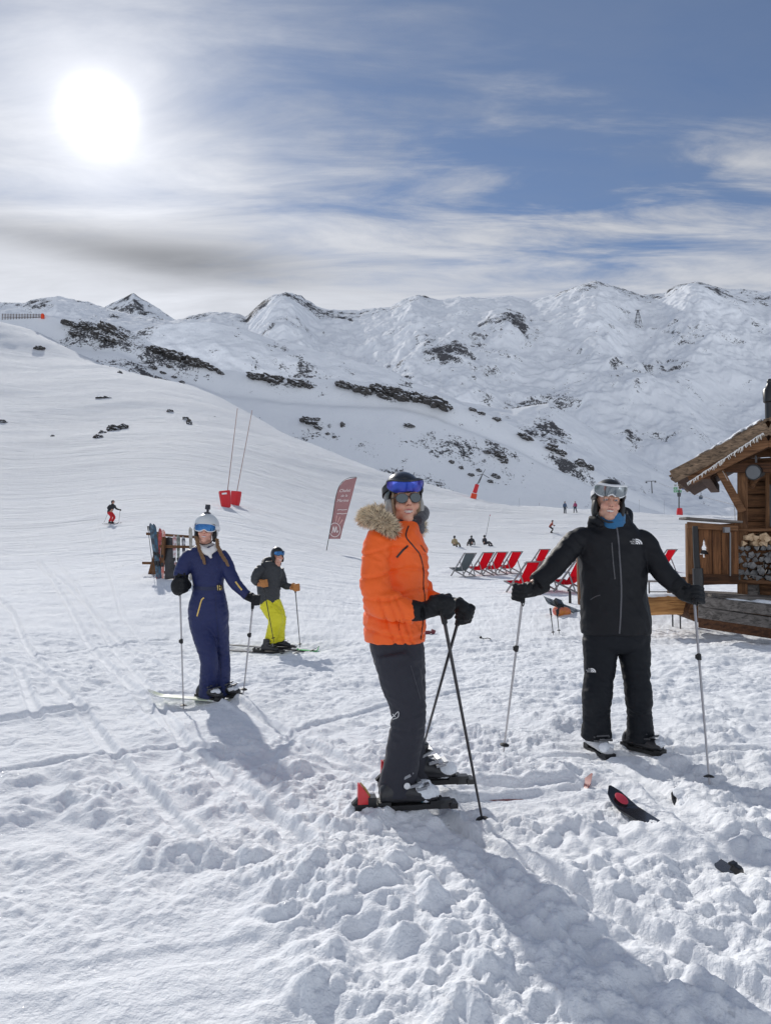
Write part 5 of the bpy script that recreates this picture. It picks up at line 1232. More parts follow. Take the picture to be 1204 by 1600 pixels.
# ------------------------------------------------------------------ ski rack with skis and snowboard
def rack():
    A = hit(252, 905, 60); B = hit(228, 880, 60); k = scale_at(A)
    d0 = A.y; ux = Vector((1, .05, 0)).normalized()
    base = Vector((A.x, A.y, gz(A.x, A.y)))
    t = thing('ski_rack', 'brown timber ski rack behind the woman in navy', 'ski rack', base)
    L = .98
    def leg(a, b, nm='post'):
        m = MB(); m.beam(a, b, .10, .09, up=(0,1,0)); m.build(nm, WZ, t, smooth=False)
    def up(x, dy, h): 
        return base+Vector((x, dy, h))
    leg(up(0,0,-.1), up(.05,.05,1.12)); leg(up(L,.05,-.1), up(L,.1,1.15)); leg(up(-.55,1.1,-.05), up(-.44,.95,1.28)); leg(up(L-.05,1.1,-.05), up(L-.02,.95,1.30)); 
    leg(up(-.55,1.1,.0)+Vector((-.25,.4,0)), up(-.46,1.0,.7), 'brace')
    for a, b in ((up(-.72,.92,1.22), up(L+.05,.88,1.10)), (up(-.1,.12,.86), up(L+.1,.16,.84)), (up(-.85,1.0,.38), up(L,1.0,.36)), (up(-.05,-.02,.15), up(L+.1,.02,.16))):
        m = MB(); m.beam(a, b, .085, .075); m.build('rail', WX if b.x-a.x > 1 else WZ, t, smooth=False)
    for a, b in ((up(.03,.0,.86), up(-.44,.95,.9)), (up(0,0,.25), up(-.5,1.05,.36))):
        m = MB(); m.beam(a, b, .07, .06); m.build('cross_rail', WZ, t, smooth=False)
    skm = {}
    def lean(u, vb, ut, vt, col, label, kind='ski', w=1.0, col2=(.6,.6,.62)):
        p0 = P(u, vb, d0-.12); p0.z = gz(p0.x, p0.y)-.01; p1 = P(ut, vt, d0+.22); ax = (p1-p0).normalized(); Ln = (p1-p0).length
        y = Vector((0,-1,0)); y = (y-ax*y.dot(ax)).normalized(); x = y.cross(ax)   # ski flat faces the camera
        M = Matrix((ax, x, y)).transposed().to_4x4(); M.translation = p0
        t_ = thing(kind, label, kind, p0, None)
        m = MB()
        if kind == 'ski': ski_mesh(m, M, L=Ln, front=Ln, tipw=.052, waist=.036, tailw=.045, rise=.05)
        else: ski_mesh(m, M, L=Ln, front=Ln, tipw=.16, waist=.13, tailw=.155, rise=.04)
        m.build('blade' if kind == 'ski' else 'board', pbr('topsheet '+str(col), col, .35, nscale=7, namt=.2, col2=col2, coat=.3), t_)
        if kind == 'ski':
            m = MB(); m.M = M; m.box((Ln*.45,0,.035), (.08,.06,.05)); m.M = None; m.build('toe_binding', M_BLACKP, t_); m = MB(); m.M = M; m.box((Ln*.28,0,.035), (.10,.06,.06)); m.M = None; m.build('heel_binding', M_BLACKP, t_)
    lean(247,899,236,818,(.03,.04,.06),'dark ski slanting at the left end of the rack', col2=(.10,.20,.28))
    lean(251,899,241,819,(.02,.09,.16),'blue and black ski right of the dark slanting one in the rack', col2=(.03,.03,.04))
    lean(247,904,251,826,(.50,.06,.05),'red ski standing against the front rack post', col2=(.08,.02,.03))
    lean(254,903,256,828,(.55,.14,.10),'coral ski right beside the front rack post', col2=(.7,.6,.55))
    lean(266,897,264,840,(.012,.012,.014),'black snowboard standing in the middle of the rack','snowboard', col2=(.03,.03,.035))
    lean(273,900,273,837,(.45,.20,.20),'white and pink ski just right of the snowboard', col2=(.7,.7,.72))
    lean(279,899,279,836,(.10,.12,.10),'grey-green ski second to the right of the snowboard', col2=(.3,.32,.3))
    lean(288,899,287,839,(.03,.03,.05),'dark ski with white marks third to the right of the snowboard')
    lean(299,897,298,824,(.28,.26,.22),'pale ski at the right of the rack by the navy shoulder', col2=(.5,.48,.45))
    for u, ut in ((241, 231), (246, 233)):
        p0 = P(u, 890, d0+.2); p0.z = gz(p0.x, p0.y); ski_pole(P(ut, 822, d0+.45), p0, ('outer' if u == 241 else 'inner')+' of two thin poles at the left of the rack', M_GREYM, strap=False)
rack()
# ------------------------------------------------------------------ flag
def flag():
    p = hit(510, 860, 80); k = scale_at(p); d = p.y; p.z = gz(p.x, p.y)
    t = thing('banner_flag', 'dusty rose feather flag with white script lettering standing in the snow', 'flag', p)
    m = MB(); pole = [P(u, v, d) for u, v in ((510,862),(514,838),(520,805),(524,780),(529,762),(537,751),(547,746),(557,745))]; pole[0] = p
    m.ctube(pole, [.022,.02,.018,.016,.013,.011,.009,.008], 8); m.build('pole', M_BLACKP, t)
    outl = cr([(514,838),(520,805),(524,780),(529,762),(537,751),(547,746.5),(557.5,746)], 5)
    n = 12; vs = []; N = n+1
    rows = []
    for i in range(25):
        v = 842-i*(842-746)/24.
        ul = np.interp(-v, [-842,-838,-805,-780,-762,-751,-746.5,-746], [513,513.6,520,524,529,537,548,556])
        ur = np.interp(-v, [-842,-825,-800,-775,-755,-746], [531.5,535.5,543,550,555,557.6]); rows.append((v, ul, ur))
    for i, (v, a, b) in enumerate(rows):
        for j in range(N):
            f = j/n; u = a+(b-a)*f; vs.append(P(u, v-f*0, d+.04*math.sin(f*4+v*.06)*f+.015*math.sin(v*.35+f*3)))
    m = MB(); m.add(vs, [(i*N+j, i*N+j+1, (i+1)*N+j+1, (i+1)*N+j) for i in range(24) for j in range(n)])
    sail = m.build('sail', cloth('dusty rose flag cloth', (.30,.165,.17), .25), t)
    off = Vector(p); S = Surf(sail.data, off)
    e = MB(); e.ctube([P(u-.3, v, d-.015) for u, v in outl], .012, 6); e.build('hem', M_BLACKP, sail)
    # script lines, rising to the right
    pr = MB()
    for tx, u, v, sz in (('Chalet', 529.5, 769, 6.6), ('de la', 532.0, 776.5, 5.6), ('Marine', 526.0, 784.5, 6.6)):
        S.print(pr, tx, u, v, sz*.98, shear=.42, rot=.05, lift=.012)
    for k_, (u, v, L) in enumerate(((527,797,15),(526,803,16))):
        S.ribbon(pr, [(u, v), (u+L*.35, v-.8), (u+L*.5, v-.2), (u+L, v-1)], .030, lift=.012, th=.003)
    cx, cy, r = 523.0, 828.0, 8.6
    S.ribbon(pr, [(cx+r*math.cos(a), cy+r*1.25*math.sin(a)) for a in np.linspace(-2.9, 2.8, 26)], .035, lift=.012, th=.003, sub=2)
    S.ribbon(pr, [(518.5,833),(520,827),(521,823),(521.8,828),(522.5,832),(524,826),(525.2,823),(525.5,829),(526.5,832),(528.5,829)], .045, lift=.014, th=.003, sub=4)
    pr.build('lettering', pbr('flag white print', (.80,.74,.72), .7), sail)
    ry = MB()
    for a in (-80, -62, -44, -26, -8, 12):
        a1, a2 = R(a-3.2), R(a+3.2)
        rr = [(cx+11*math.cos(a1)*.9, cy+13*math.sin(a1)), (cx+21*math.cos(a1)*.8, cy+23*math.sin(a1)), (cx+21*math.cos(a2)*.8, cy+23*math.sin(a2)), (cx+11*math.cos(a2)*.9, cy+13*math.sin(a2))]
        S.poly(ry, rr, .010)
    ry.build('ray_print', pbr('flag pale pink print', (.62,.36,.33), .7), sail)
flag()
# ------------------------------------------------------------------ red crash pads with tall poles, markers, signs
M_RED = pbr('red vinyl', (.62,.012,.02), .45, nscale=8, namt=.15, bump=.2, bscale=12)
def pads():
    for u0, u1, vb, vt, ut, vtop, lb, w1 in ((345,362,793,767,371,638,'taller red crash pad with long thin pole, the left of the pair','x'), (360,375,790,768,394,641,'red crash pad with long thin pole, the right of the pair','y')):
        p = hit((u0+u1)/2, vb, 200); p.z = gz(p.x, p.y); k = scale_at(p); w = (u1-u0)*k*.5; h = (vb-vt)*k
        t = thing('crash_pad', lb, 'crash pad', p, 'red crash pads on the piste')
        m = MB(); M = Matrix.Translation(p) @ Euler((0, R(-7 if w1 == 'x' else 5), R(25 if w1 == 'x' else -20))).to_matrix().to_4x4(); m.M = M
        rg = []
        for z, s in ((-.05,.62),(.0,.80),(h*.25,.92),(h*.7,1.0),(h*.92,1.02),(h,.96)):
            rg.append([Vector((s*w*math.copysign(abs(math.cos(a))**.55, math.cos(a)), s*w*.8*math.copysign(abs(math.sin(a))**.55, math.sin(a)), z)) for a in [2*math.pi*j/24 for j in range(24)]])
        m.loft(rg); m.M = None; pd = m.build('pad', M_RED, t)
        if w1 == 'x':
            q = MB(); q.M = M; q.box((-.25*w,-.82*w,h*.82), (w*.9,.02,h*.10)); q.M = None; q.build('badge', M_WHITE, pd)
        q = MB(); top = P(ut, vtop, p.y+.3); q.tube([p+Vector((0,0,h*.3)), top], [.035,.028], 8); q.build('pole', pbr('pinkish pole', (.38,.24,.22), .6), t)
pads()
def marker(u, v, ut, vt, label, r=.02, mat=None, d=None):
    p = hit(u, v, 300) if d is None else P(u, v, d); t = thing('marker_pole', label, 'marker pole', p); k = scale_at(p)
    m = MB(); m.tube([p-Vector((0,0,.3)), P(ut, vt, p.y)], [r, r*.8], 8); m.build('pole', mat or M_GREYM, t)
    m = MB(); q = P(ut, vt, p.y); m.tube([q-Vector((0,0,.12)), q-Vector((0,0,.02))], [r*1.7, r*1.7], 8); m.build('cap', M_RED, t)
marker(755,852,765,804,'thin tilted marker pole rising behind the seated people', .018)
marker(812,787,811,778,'tiny piste marker left of the couple on the crest, farther from them', .035)
marker(843,792,842,786,'tiny piste marker just left of the couple on the crest', .04)
marker(998,794,998,781,'piste marker on the crest just right of the hooded head', .035)
marker(1034,795,1037,782,'slanted piste marker on the crest left of the direction sign', .03)
def red_gun():
    p = hit(738, 782, 300); k = scale_at(p); t = thing('padded_post', 'tilted red padded snow lance with thin arms on the crest behind the woman in orange', 'padded post', p)
    a = P(737, 783, p.y); b = P(741, 770, p.y); c = P(745, 757, p.y); m = MB(); m.tube([a-Vector((0,0,.4)), a+(b-a)*.9], [k*5.0, k*4.6], 10); m.build('lower_pad', pbr('orange red vinyl', (.75,.06,.01), .5), t)
    m = MB(); m.tube([b, c], [k*3.6, k*3.2], 10); m.build('upper_pad', M_RED, t)
    m = MB(); m.tube([c, P(753,741,p.y), P(758,733,p.y)], [k*.9, k*.6, k*.3], 6); m.tube([P(745,743,p.y), P(754,741,p.y), P(764,747,p.y)], [k*.5]*3, 6); m.tube([P(748,755,p.y), P(753,742,p.y)], [k*.5]*2, 6); m.build('lance_arm', M_GREYM, t)
red_gun()
def sign():
    p = hit(1060, 806, 300); d = p.y; k = scale_at(p); t = thing('direction_sign', 'piste direction signboard on a post with a red padded base by the hut eave', 'sign', p)
    m = MB(); m.tube([P(1060,806,d), P(1060,765,d)], [k*1.0]*2, 8); m.build('post', M_GREYM, t)
    m = MB(); m.tube([P(1061,809,d), P(1061,800,d), P(1061,794,d)], [k*4.8, k*4.6, k*3.8], 12); m.build('base_pad', M_RED, t)
    m = MB(); m.tube([P(1060,776,d), P(1060,770,d)], [k*2.4, k*3.2], 10); m.build('lamp', M_GREYM, t)
    gm = pbr('green board', (.06,.30,.12), .5); bm_ = pbr('blue board', (.03,.10,.33), .5); wb = pbr('white board', (.6,.62,.62), .5)
    for r_, (vv, cols) in enumerate(((758.5,(wb,wb,bm_)), (763,(gm,wb,bm_)), (767.5,(gm,gm,wb)))):
        for c_ in range(3):
            if r_ == 2 and c_ == 2: continue
            m = MB(); u = 1054.5+c_*6.4; q = P(u, vv, d); m.box(q, (k*5.8, k*.6, k*3.8)); pl = m.build('board', cols[c_], t, smooth=False)
            m = MB(); 
            for j in range(2): m.box(q+Vector((-k*.3, -k*.5, k*(.7-1.3*j))), (k*(3.6-j), k*.3, k*.45))
            m.build('lettering', M_BLACKP if cols[c_] == wb else M_WHITE, pl, smooth=False)
sign()
# ------------------------------------------------------------------ distant lift
def lift():
    a = P(1022, 752, 330); t = thing('lift_pylon', 'small chairlift pylon with cross arm in the valley above the hut side', 'lift pylon', a)
    k = 330/FPX; m = MB(); m.tube([P(1018,764,330)-Vector((0,0,2)), P(1017,752,330)], [k*.9, k*.7], 8); m.build('mast', M_GREYM, t)
    m = MB(); m.beam(P(1008,752,330), P(1024,751.5,330), k*1.1, k*.9); m.tube([P(1009,753,330), P(1009,755,330)], [k*1.4]*2, 8); m.tube([P(1023,752,330), P(1023,754,330)], [k*1.4]*2, 8); m.build('cross_arm', M_GREYM, t)
    c0, c1 = P(1020,752,330), P(1215,806,110); cab = thing('lift_cable', 'thin lift cable running down the valley past the sign', 'cable', c0)
    pts = [c0.lerp(c1, i/12)-Vector((0,0,2.2*math.sin(math.pi*i/12)*.25)) for i in range(13)]; m = MB(); m.tube(pts, .05, 6); m.build('rope', M_GREYM, cab)
    d = 200; k = d/FPX; q = P(1094, 777, d); g = thing('gondola', 'dark cabin hanging from the lift cable right of the sign', 'gondola', q)
    m = MB(); m.M = Matrix.Translation(q); m.loft([[Vector((s*k*2.7*math.copysign(abs(math.cos(a))**.6, math.cos(a)), s*k*2.4*math.copysign(abs(math.sin(a))**.6, math.sin(a)), z*k)) for a in [2*math.pi*j/16 for j in range(16)]] for z, s in ((-3.2,.6),(-2.6,.85),(-1,1),(1.2,.98),(2.4,.8),(3.0,.4))]); m.M = None; m.build('cabin', pbr('blue grey cabin', (.05,.075,.11), .3, nscale=3), g)
    m = MB(); m.tube([q+Vector((0,0,k*2.8)), q+Vector((k*.5,0,k*6)), q+Vector((0,0,k*9.5))], [k*.35]*3, 6); m.build('hanger', M_GREYM, g)
    # lattice pylon far up on the mountain
    p, _ = LM.at(996, 506); 
    if p is not None:
        k = scale_at(p); t = thing('lattice_pylon', 'lattice cableway pylon standing far up the mountain on the right', 'pylon', p); m = MB(); top = Vector((p.x, p.y, p.z+k*22))
        for sx, sy in ((-1,-1),(1,-1),(1,1),(-1,1)): m.beam(p+Vector((sx*k*4.5, sy*k*4.5, -k)), top+Vector((sx*k*.7, sy*k*.7, 0)), k*.55, k*.55)
        for z in (.2,.45,.68,.86):
            r_ = k*(4.5*(1-z)+.7*z)
            for a, b in (((-1,-1),(1,-1)),((1,-1),(1,1)),((1,1),(-1,1)),((-1,1),(-1,-1))): m.beam(Vector((p.x+a[0]*r_, p.y+a[1]*r_, p.z+z*22*k)), Vector((p.x+b[0]*r_, p.y+b[1]*r_, p.z+z*22*k)), k*.35, k*.35)
        m.build('mast', M_GREYM, t, smooth=False); m = MB(); m.beam(top+Vector((-k*4,0,0)), top+Vector((k*4,0,0)), k*.8, k*.8); m.build('cross_arm', M_GREYM, t, smooth=False)
lift()
def fence():
    p0, _ = LR.at(6, 499.5); 
    if p0 is None: p0 = P(6, 497, 420)
    k = scale_at(p0); t = thing('snow_fence', 'dark slatted snow fence on the skyline at the far left', 'fence', p0)
    for i in range(15):
        u = 4+i*4.4; q = P(u, 498.5, p0.y); m = MB(); m.beam(q-Vector((0,0,1)), q+Vector((0,0,k*8.5)), k*.6, k*.6); m.build('post', WD, t, smooth=False)
    for z in (2.5,5,7.5):
        m = MB(); m.beam(P(3,498.5,p0.y)+Vector((0,0,k*z)), P(66,498.5,p0.y)+Vector((0,0,k*z)), k*.45, k*.4); m.build('rail', WD, t, smooth=False)
    q = P(67,494,p0.y-1); o = thing('orange_pad', 'orange-red pad at the right end of the skyline fence', 'crash pad', q); m = MB(); m.tube([q-Vector((0,0,k*4)), q+Vector((0,0,k*2)), q+Vector((0,0,k*4))], [k*2.6,k*2.8,k*1.6], 10); m.build('pad', pbr('orange red vinyl', (.75,.06,.01), .5), o)
    q = P(1086,554,LM.at(1086,556)[0].y if LM.at(1086,556)[0] is not None else 1500)
fence()
# ------------------------------------------------------------------ distant people
def far_person(p, h, rz, jac, tro, hat, pose, label, skis=False, name='person'):
    s = h/1.75; t = thing('person', label, 'person', (0,0,0)); b, j, l, hd = MB(), MB(), MB(), MB()
    if pose == 'sit':
        J = dict(hip=(0,.0,.22), ch=(-.02,.05,.62), nk=(0,.04,.80), hd=(0,.02,.95), kn=[(-.15,-.42,.40),(.15,-.42,.40)], ft=[(-.16,-.80,.05),(.16,-.80,.05)], el=[(-.30,.05,.42),(.30,-.05,.42)], ha=[(-.38,-.18,.18),(.30,-.32,.36)])
    elif pose == 'walk':
        J = dict(hip=(0,0,.92), ch=(0,-.02,1.28), nk=(0,-.02,1.48), hd=(0,-.03,1.62), kn=[(-.10,-.16,.50),(.10,.08,.48)], ft=[(-.10,-.20,.05),(.12,.28,.06)], el=[(-.27,.06,1.12),(.27,.0,1.12)], ha=[(-.30,-.08,.90),(.30,-.14,.92)])
    elif pose == 'ski':
        J = dict(hip=(0,.16,.78), ch=(0,-.04,1.16), nk=(0,-.10,1.34), hd=(0,-.16,1.48), kn=[(-.13,-.16,.48),(.13,-.14,.46)], ft=[(-.13,.0,.06),(.13,.05,.06)], el=[(-.34,-.05,1.06),(.34,-.05,1.06)], ha=[(-.42,-.34,.96),(.42,-.34,.96)])
    else:
        J = dict(hip=(0,0,.92), ch=(0,0,1.28), nk=(0,0,1.48), hd=(0,-.01,1.62), kn=[(-.12,-.02,.50),(.12,-.02,.50)], ft=[(-.14,0,.06),(.14,0,.06)], el=[(-.26,.02,1.14),(.26,.02,1.14)], ha=[(-.28,-.08,.90),(.28,-.08,.90)])
    V = {k: (Vector(v) if not isinstance(v, list) else [Vector(q) for q in v]) for k, v in J.items()}
    j.ctube([V['hip']+Vector((0,0,-.06)), V['hip']+Vector((0,0,.08)), V['ch'], V['nk']-Vector((0,0,.06)), V['nk']+Vector((0,0,.02))], [.19,.185,.21,.15,.08], 16, flat=.72)
    b.ctube([V['hip'], V['ch'], V['nk'], V['hd']], [.13,.14,.06,.07], 12); b.ell(V['hd'], (.078,.095,.115))
    b.ell(V['hd']+Vector((0,-.09,-.02)), .018)
    for i, sx in enumerate((-1, 1)):
        sh = V['nk']+Vector((sx*.17,0,-.08)); j.ctube([sh, V['el'][i], V['ha'][i]], [.075,.062,.050], 10); b.ctube([sh, V['el'][i], V['ha'][i], V['ha'][i]+(V['ha'][i]-V['el'][i]).normalized()*.08], [.05,.04,.035,.04], 8)
        hp = V['hip']+Vector((sx*.09,0,-.02)); l.ctube([hp, V['kn'][i], V['ft'][i]+Vector((0,0,.12))], [.115,.085,.085], 12); b.ctube([hp, V['kn'][i], V['ft'][i]+Vector((0,0,.05))], [.09,.06,.05], 8)
        bt = MB(); f = V['ft'][i]; bt.ctube([f+Vector((0,.10,0)), f+Vector((0,0,.02)), f+Vector((0,-.17,-.01))], [.055,.07,.05], 10); bt.ctube([f, f+Vector((0,0,.2))], [.06,.075], 10)
        me = remeshed(bt, 'boot', .02*s, Vector((0,0,0)), 1); o = addmesh('boot', me, M_RUBBER, t)
        gv = MB(); q = V['ha'][i]+(V['ha'][i]-V['el'][i]).normalized()*.05; gv.ell(q, (.05,.055,.06)); gv.ell(q+Vector((0,-.04,.01)), (.022,.04,.02)); me = remeshed(gv, 'glove', .012, Vector((0,0,0)), 1); addmesh('glove', me, M_GLOVE, t)
    l.ctube([V['hip']+Vector((0,0,.06)), V['hip']-Vector((0,0,.08))], [.16,.15], 14)
    me = remeshed(b, 'body', .018, Vector((0,0,0)), 2); a = me.attributes.new('tint', 'FLOAT_COLOR', 'POINT'); a.data.foreach_set('color', np.tile([.55,.32,.24,1], len(me.vertices)).astype(np.float32)); addmesh('body', me, M_SKIN, t)
    addmesh('jacket', remeshed(j, 'jacket', .022, Vector((0,0,0)), 2, wrink(.012, (5,5,12), .004, 20, 51)), pbr('jacket '+str(jac), jac, .6, nscale=12, namt=.15), t)
    addmesh('trousers', remeshed(l, 'trousers', .022, Vector((0,0,0)), 2, wrink(.010, (5,5,12), .004, 20, 53)), pbr('trousers '+str(tro), tro, .6, nscale=12, namt=.15), t)
    helmet_shape(hd, Matrix.Translation(V['hd']-Vector((0,0,.03)))@Matrix.Scale(1.05, 4), n=20, K=6); hd.build('helmet', pbr('helmet '+str(hat), hat, .4), t)
    t.scale = (s, s, s); t.location = p; t.rotation_euler.z = rz
    if skis:
        for i in (0, 1):
            sk = thing('ski', ('left' if i else 'right')+' ski of the '+' '.join(label.split(',')[0].split()[:6]), 'ski', p)
            m = MB(); m2 = Matrix.Translation(Vector(p)) @ Matrix.Rotation(rz, 4, 'Z'); f = V['ft'][i]*s
            ski_mesh(m, m2 @ Matrix.Translation((f.x, f.y, .0)) @ Matrix.Rotation(R(-90), 4, 'Z'), L=1.55, front=.85); m.build('blade', M_BLACKP, sk)
            pt = m2 @ (V['ha'][i]*s+Vector((0,-.04,.05))); tp = m2 @ (V['ha'][i]*s+Vector(((i*2-1)*.18,.30,-.90*s)))
            ski_pole(pt, tp, ('left' if i else 'right')+'-hand pole of the '+' '.join(label.split(',')[0].split()[:6]), M_GREYM, strap=False)
def fp(u, v, hpx, rz, jac, tro, hat, pose, label, skis=False):
    p = hit(u, v, 300); p.z = gz(p.x, p.y); far_person(p, hpx*scale_at(p)*(1.75/1.0 if pose == 'sit' else 1), R(rz), jac, tro, hat, pose, label, skis)
BK = (.014,.016,.022)
fp(174,819,40,60,BK,(.60,.015,.02),BK,'ski','distant skier in black jacket and red trousers on the left slope',True)
fp(861,833,22,75,(.30,.05,.03),BK,(.05,.03,.03),'ski','small skier in rust jacket sliding across the far piste',True)
fp(882,801,19,20,(.045,.085,.16),(.06,.07,.09),(.05,.05,.06),'stand','distant walker in blue-grey jacket, left one of the couple on the crest')
fp(898,801,18,-40,(.33,.04,.13),(.02,.03,.06),(.06,.02,.04),'walk','distant walker in pink jacket, right one of the couple on the crest')
fp(710,856,17,150,(.33,.26,.14),(.05,.04,.03),BK,'sit','person in beige jacket sitting on the snow, left of the seated three')
fp(736,854,16,190,BK,BK,(.04,.05,.06),'sit','person in dark jacket and helmet sitting in the middle of the seated three')
fp(757,853,16,130,(.018,.02,.03),BK,BK,'sit','person in dark jacket sitting at the foot of the thin tilted marker pole')
# ------------------------------------------------------------------ snowboard, bag and poles left of the man in black
def gear():
    d = 14.2; p = P(868, 945, d); p.z = gz(p.x, p.y); z0 = p.z
    p = hit(873, 962, 60); p.z = gz(p.x, p.y); d = p.y-.02
    b = thing('bag', 'pink and orange bag lying under the patterned snowboard', 'bag', p); m = MB(); m.ell(p+Vector((.0,.0,.08)), (.14,.12,.12)); m.ell(p+Vector((.13,.03,.06)), (.13,.11,.10)); me = remeshed(m, 'bag', .02, Vector(p), 3, wrink(.015,(6,6,10),.004,30,61))
    addmesh('shell', me, pbr('coral fabric', (.70,.18,.16), .7, nscale=4, namt=.1, col2=(.75,.28,.05)), b); m = MB(); m.ctube([p+Vector((-.06,-.16,.02)), p+Vector((-.05,-.17,.16)), p+Vector((.02,-.14,.24))], .018, 6, flat=.4); m.build('strap', M_RUBBER, b)
    s = thing('snowboard', 'black and white patterned snowboard resting slanted on the coral bag', 'snowboard', p+Vector((0,0,.3))); a = P(850, 937, d-.1); c = P(902, 957, d+.2); ax = (c-a).normalized(); y = Vector((0,-.5,.8)); y = (y-ax*y.dot(ax)).normalized(); x = y.cross(ax); M = Matrix((ax, x, y)).transposed().to_4x4(); M.translation = a
    m = MB(); ski_mesh(m, M @ Matrix.Scale(1, 4), L=(c-a).length+.5, front=(c-a).length+.5, tipw=.14, waist=.12, tailw=.14, rise=.05); m.build('board', pbr('patterned topsheet', (.03,.035,.03), .35, nscale=9, namt=.2, col2=(.50,.52,.50)), s)
    m = MB(); m.M = M; m.box((.35,0,.05), (.16,.20,.08)); m.M = None; m.build('binding', M_BLACKP, s)
    for i, (u, v, ut, vt) in enumerate(((864,996,859,950), (873,992,869,952))):
        q = hit(u, v, 60); q.z = gz(q.x, q.y); ski_pole(P(ut, vt, q.y-.05), q, 'thin black ski pole stuck in snow by the coral bag, '+('left of the two' if i == 0 else 'right of the two'), M_BLACKP, strap=True, grip_len=.12)
    q = hit(890, 943, 60); q.z = gz(q.x, q.y); t = thing('short_post', 'short thick black post standing in snow behind the patterned snowboard', 'post', q); k = scale_at(q); m = MB(); m.tube([q-Vector((0,0,.1)), q+Vector((0,0,k*18)), P(888,922,q.y)], [k*2.2,k*2.0,k*1.6], 10); m.build('pole', M_RUBBER, t); m = MB(); m.tube([P(888,924,q.y), P(888,921,q.y)], [k*2.4,k*2.2], 10); m.build('cap', M_BLACKP, t)
    q = hit(908, 945, 60); q.z = gz(q.x, q.y); t = thing('wooden_post', 'rough brown timber post seen just left of the torso of the man in black', 'post', q); k = scale_at(q); m = MB(); m.beam(q-Vector((0,0,.2)), P(905, 868, q.y), k*9, k*9); m.build('shaft', WZ, t, smooth=False); m = MB(); m.beam(P(905,868,q.y), P(905,866,q.y), k*11, k*11); m.build('cap', WG, t, smooth=False)
    q = hit(757, 1000, 30); q.z = gz(q.x, q.y); t = thing('ski_strap', 'small black strap lying on the snow behind the orange woman\'s poles', 'strap', q); m = MB(); m.ctube([q+Vector((-.06,0,.035)), q+Vector((-.01,.02,.015)), q+Vector((.05,-.01,.03)), q+Vector((.10,.0,.01))], .014, 8, flat=.5); m.ell(q+Vector((-.07,.0,.04)), .024); m.build('band', M_RUBBER, t)
    q = hit(672, 990, 30); q.z = gz(q.x, q.y); t = thing('ski_binding', 'small dark red object lying on snow behind the orange jacket hem', 'binding', q); m = MB(); m.box(q+Vector((-.05,0,.04)), (.10,.07,.06)); m.box(q+Vector((.05,.02,.05)), (.07,.06,.08), (0,.4,.3)); m.build('housing', pbr('dark red plastic', (.16,.02,.03), .4), t)
gear()
# ------------------------------------------------------------------ the photographer's skis, half buried
def own_skis():
    q = P(955, 1272, 3.80); e = P(1150, 1385, 3.05); e.z = gz(e.x, e.y); hd = math.atan2(q.y-e.y, q.x-e.x); L = math.hypot(q.x-e.x, q.y-e.y)
    zt = gz(q.x, q.y)+.020; t = thing('ski', 'black ski tip with red disc poking out of the trampled snow', 'ski', (q.x, q.y, zt)); M = frameM(Vector((e.x, e.y, zt-.055)), hd, -math.degrees(math.atan2(.055, L)))
    m = MB(); ski_mesh(m, M, L=1.5, front=L+.02, tipw=.058, waist=.040, rise=.06); m.build('blade', pbr('black topsheet', (.014,.014,.018), .25, nscale=14, coat=.5), t)
    m = MB(); m.M = M; m.ell((L-.075, 0, .036), (.040,.030,.004), Matrix.Rotation(R(-22), 3, 'Y')); m.M = None; m.build('disc', pbr('red print', (.55,.04,.07), .5, nscale=40, namt=.3), t)
    b = thing('ski_binding', 'black toe binding sticking up from deep snow at the lower right', 'binding', e); m = MB(); m.M = frameM(Vector((e.x, e.y, e.z+.02)), hd+.2, -12)
    m.box((0,0,.018), (.050,.036,.026), taper=.7); m.box((.022,.0,.030), (.022,.040,.010)); m.box((-.03,.012,.0), (.13,.012,.012), (0,.25,.1)); m.box((.02,-.024,.016), (.05,.008,.018)); m.M = None; me = remeshed(m, 'binding', .003, e, 2); addmesh('toe_piece', me, M_BLACKP, b)
    m = MB(); m.M = frameM(Vector((e.x+.03, e.y-.10, gz(e.x+.03, e.y-.10)+.004)), hd+.45, 5); m.box((0,0,.0), (.16,.016,.02)); m.M = None; m.build('brake_arm', M_BLACKP, b)
    q = P(1047, 1244, 4.02); f = P(1175, 1330, 3.3); hd = math.atan2(q.y-f.y, q.x-f.x)-.05; zt = gz(q.x, q.y)+.035
    t = thing('ski', 'snow-covered ski tip curling up below the right-hand pole basket', 'ski', (q.x, q.y, zt)); M = frameM(Vector((f.x, f.y, zt-.10)), hd, -4.5)
    L = math.hypot(q.x-f.x, q.y-f.y); m = MB(); ski_mesh(m, M, L=1.3, front=L+.02, tipw=.060, waist=.04, rise=.06); m.build('blade', pbr('black topsheet', (.014,.014,.018), .25), t)
    c = MB()
    for i in range(16):
        a = i/15; pp = M @ Vector((L-.03-.34*a, -.01+.008*math.sin(i*2), .062-.035*min(a*3, 1))); c.ell(pp, (.050,.046,.018))
    me = remeshed(c, 'snow', .007, Vector((q.x, q.y, zt)), 2, wrink(.006,(15,15,15),.004,40,3)); addmesh('snow_cover', me, M_SNOWB, t)
own_skis()
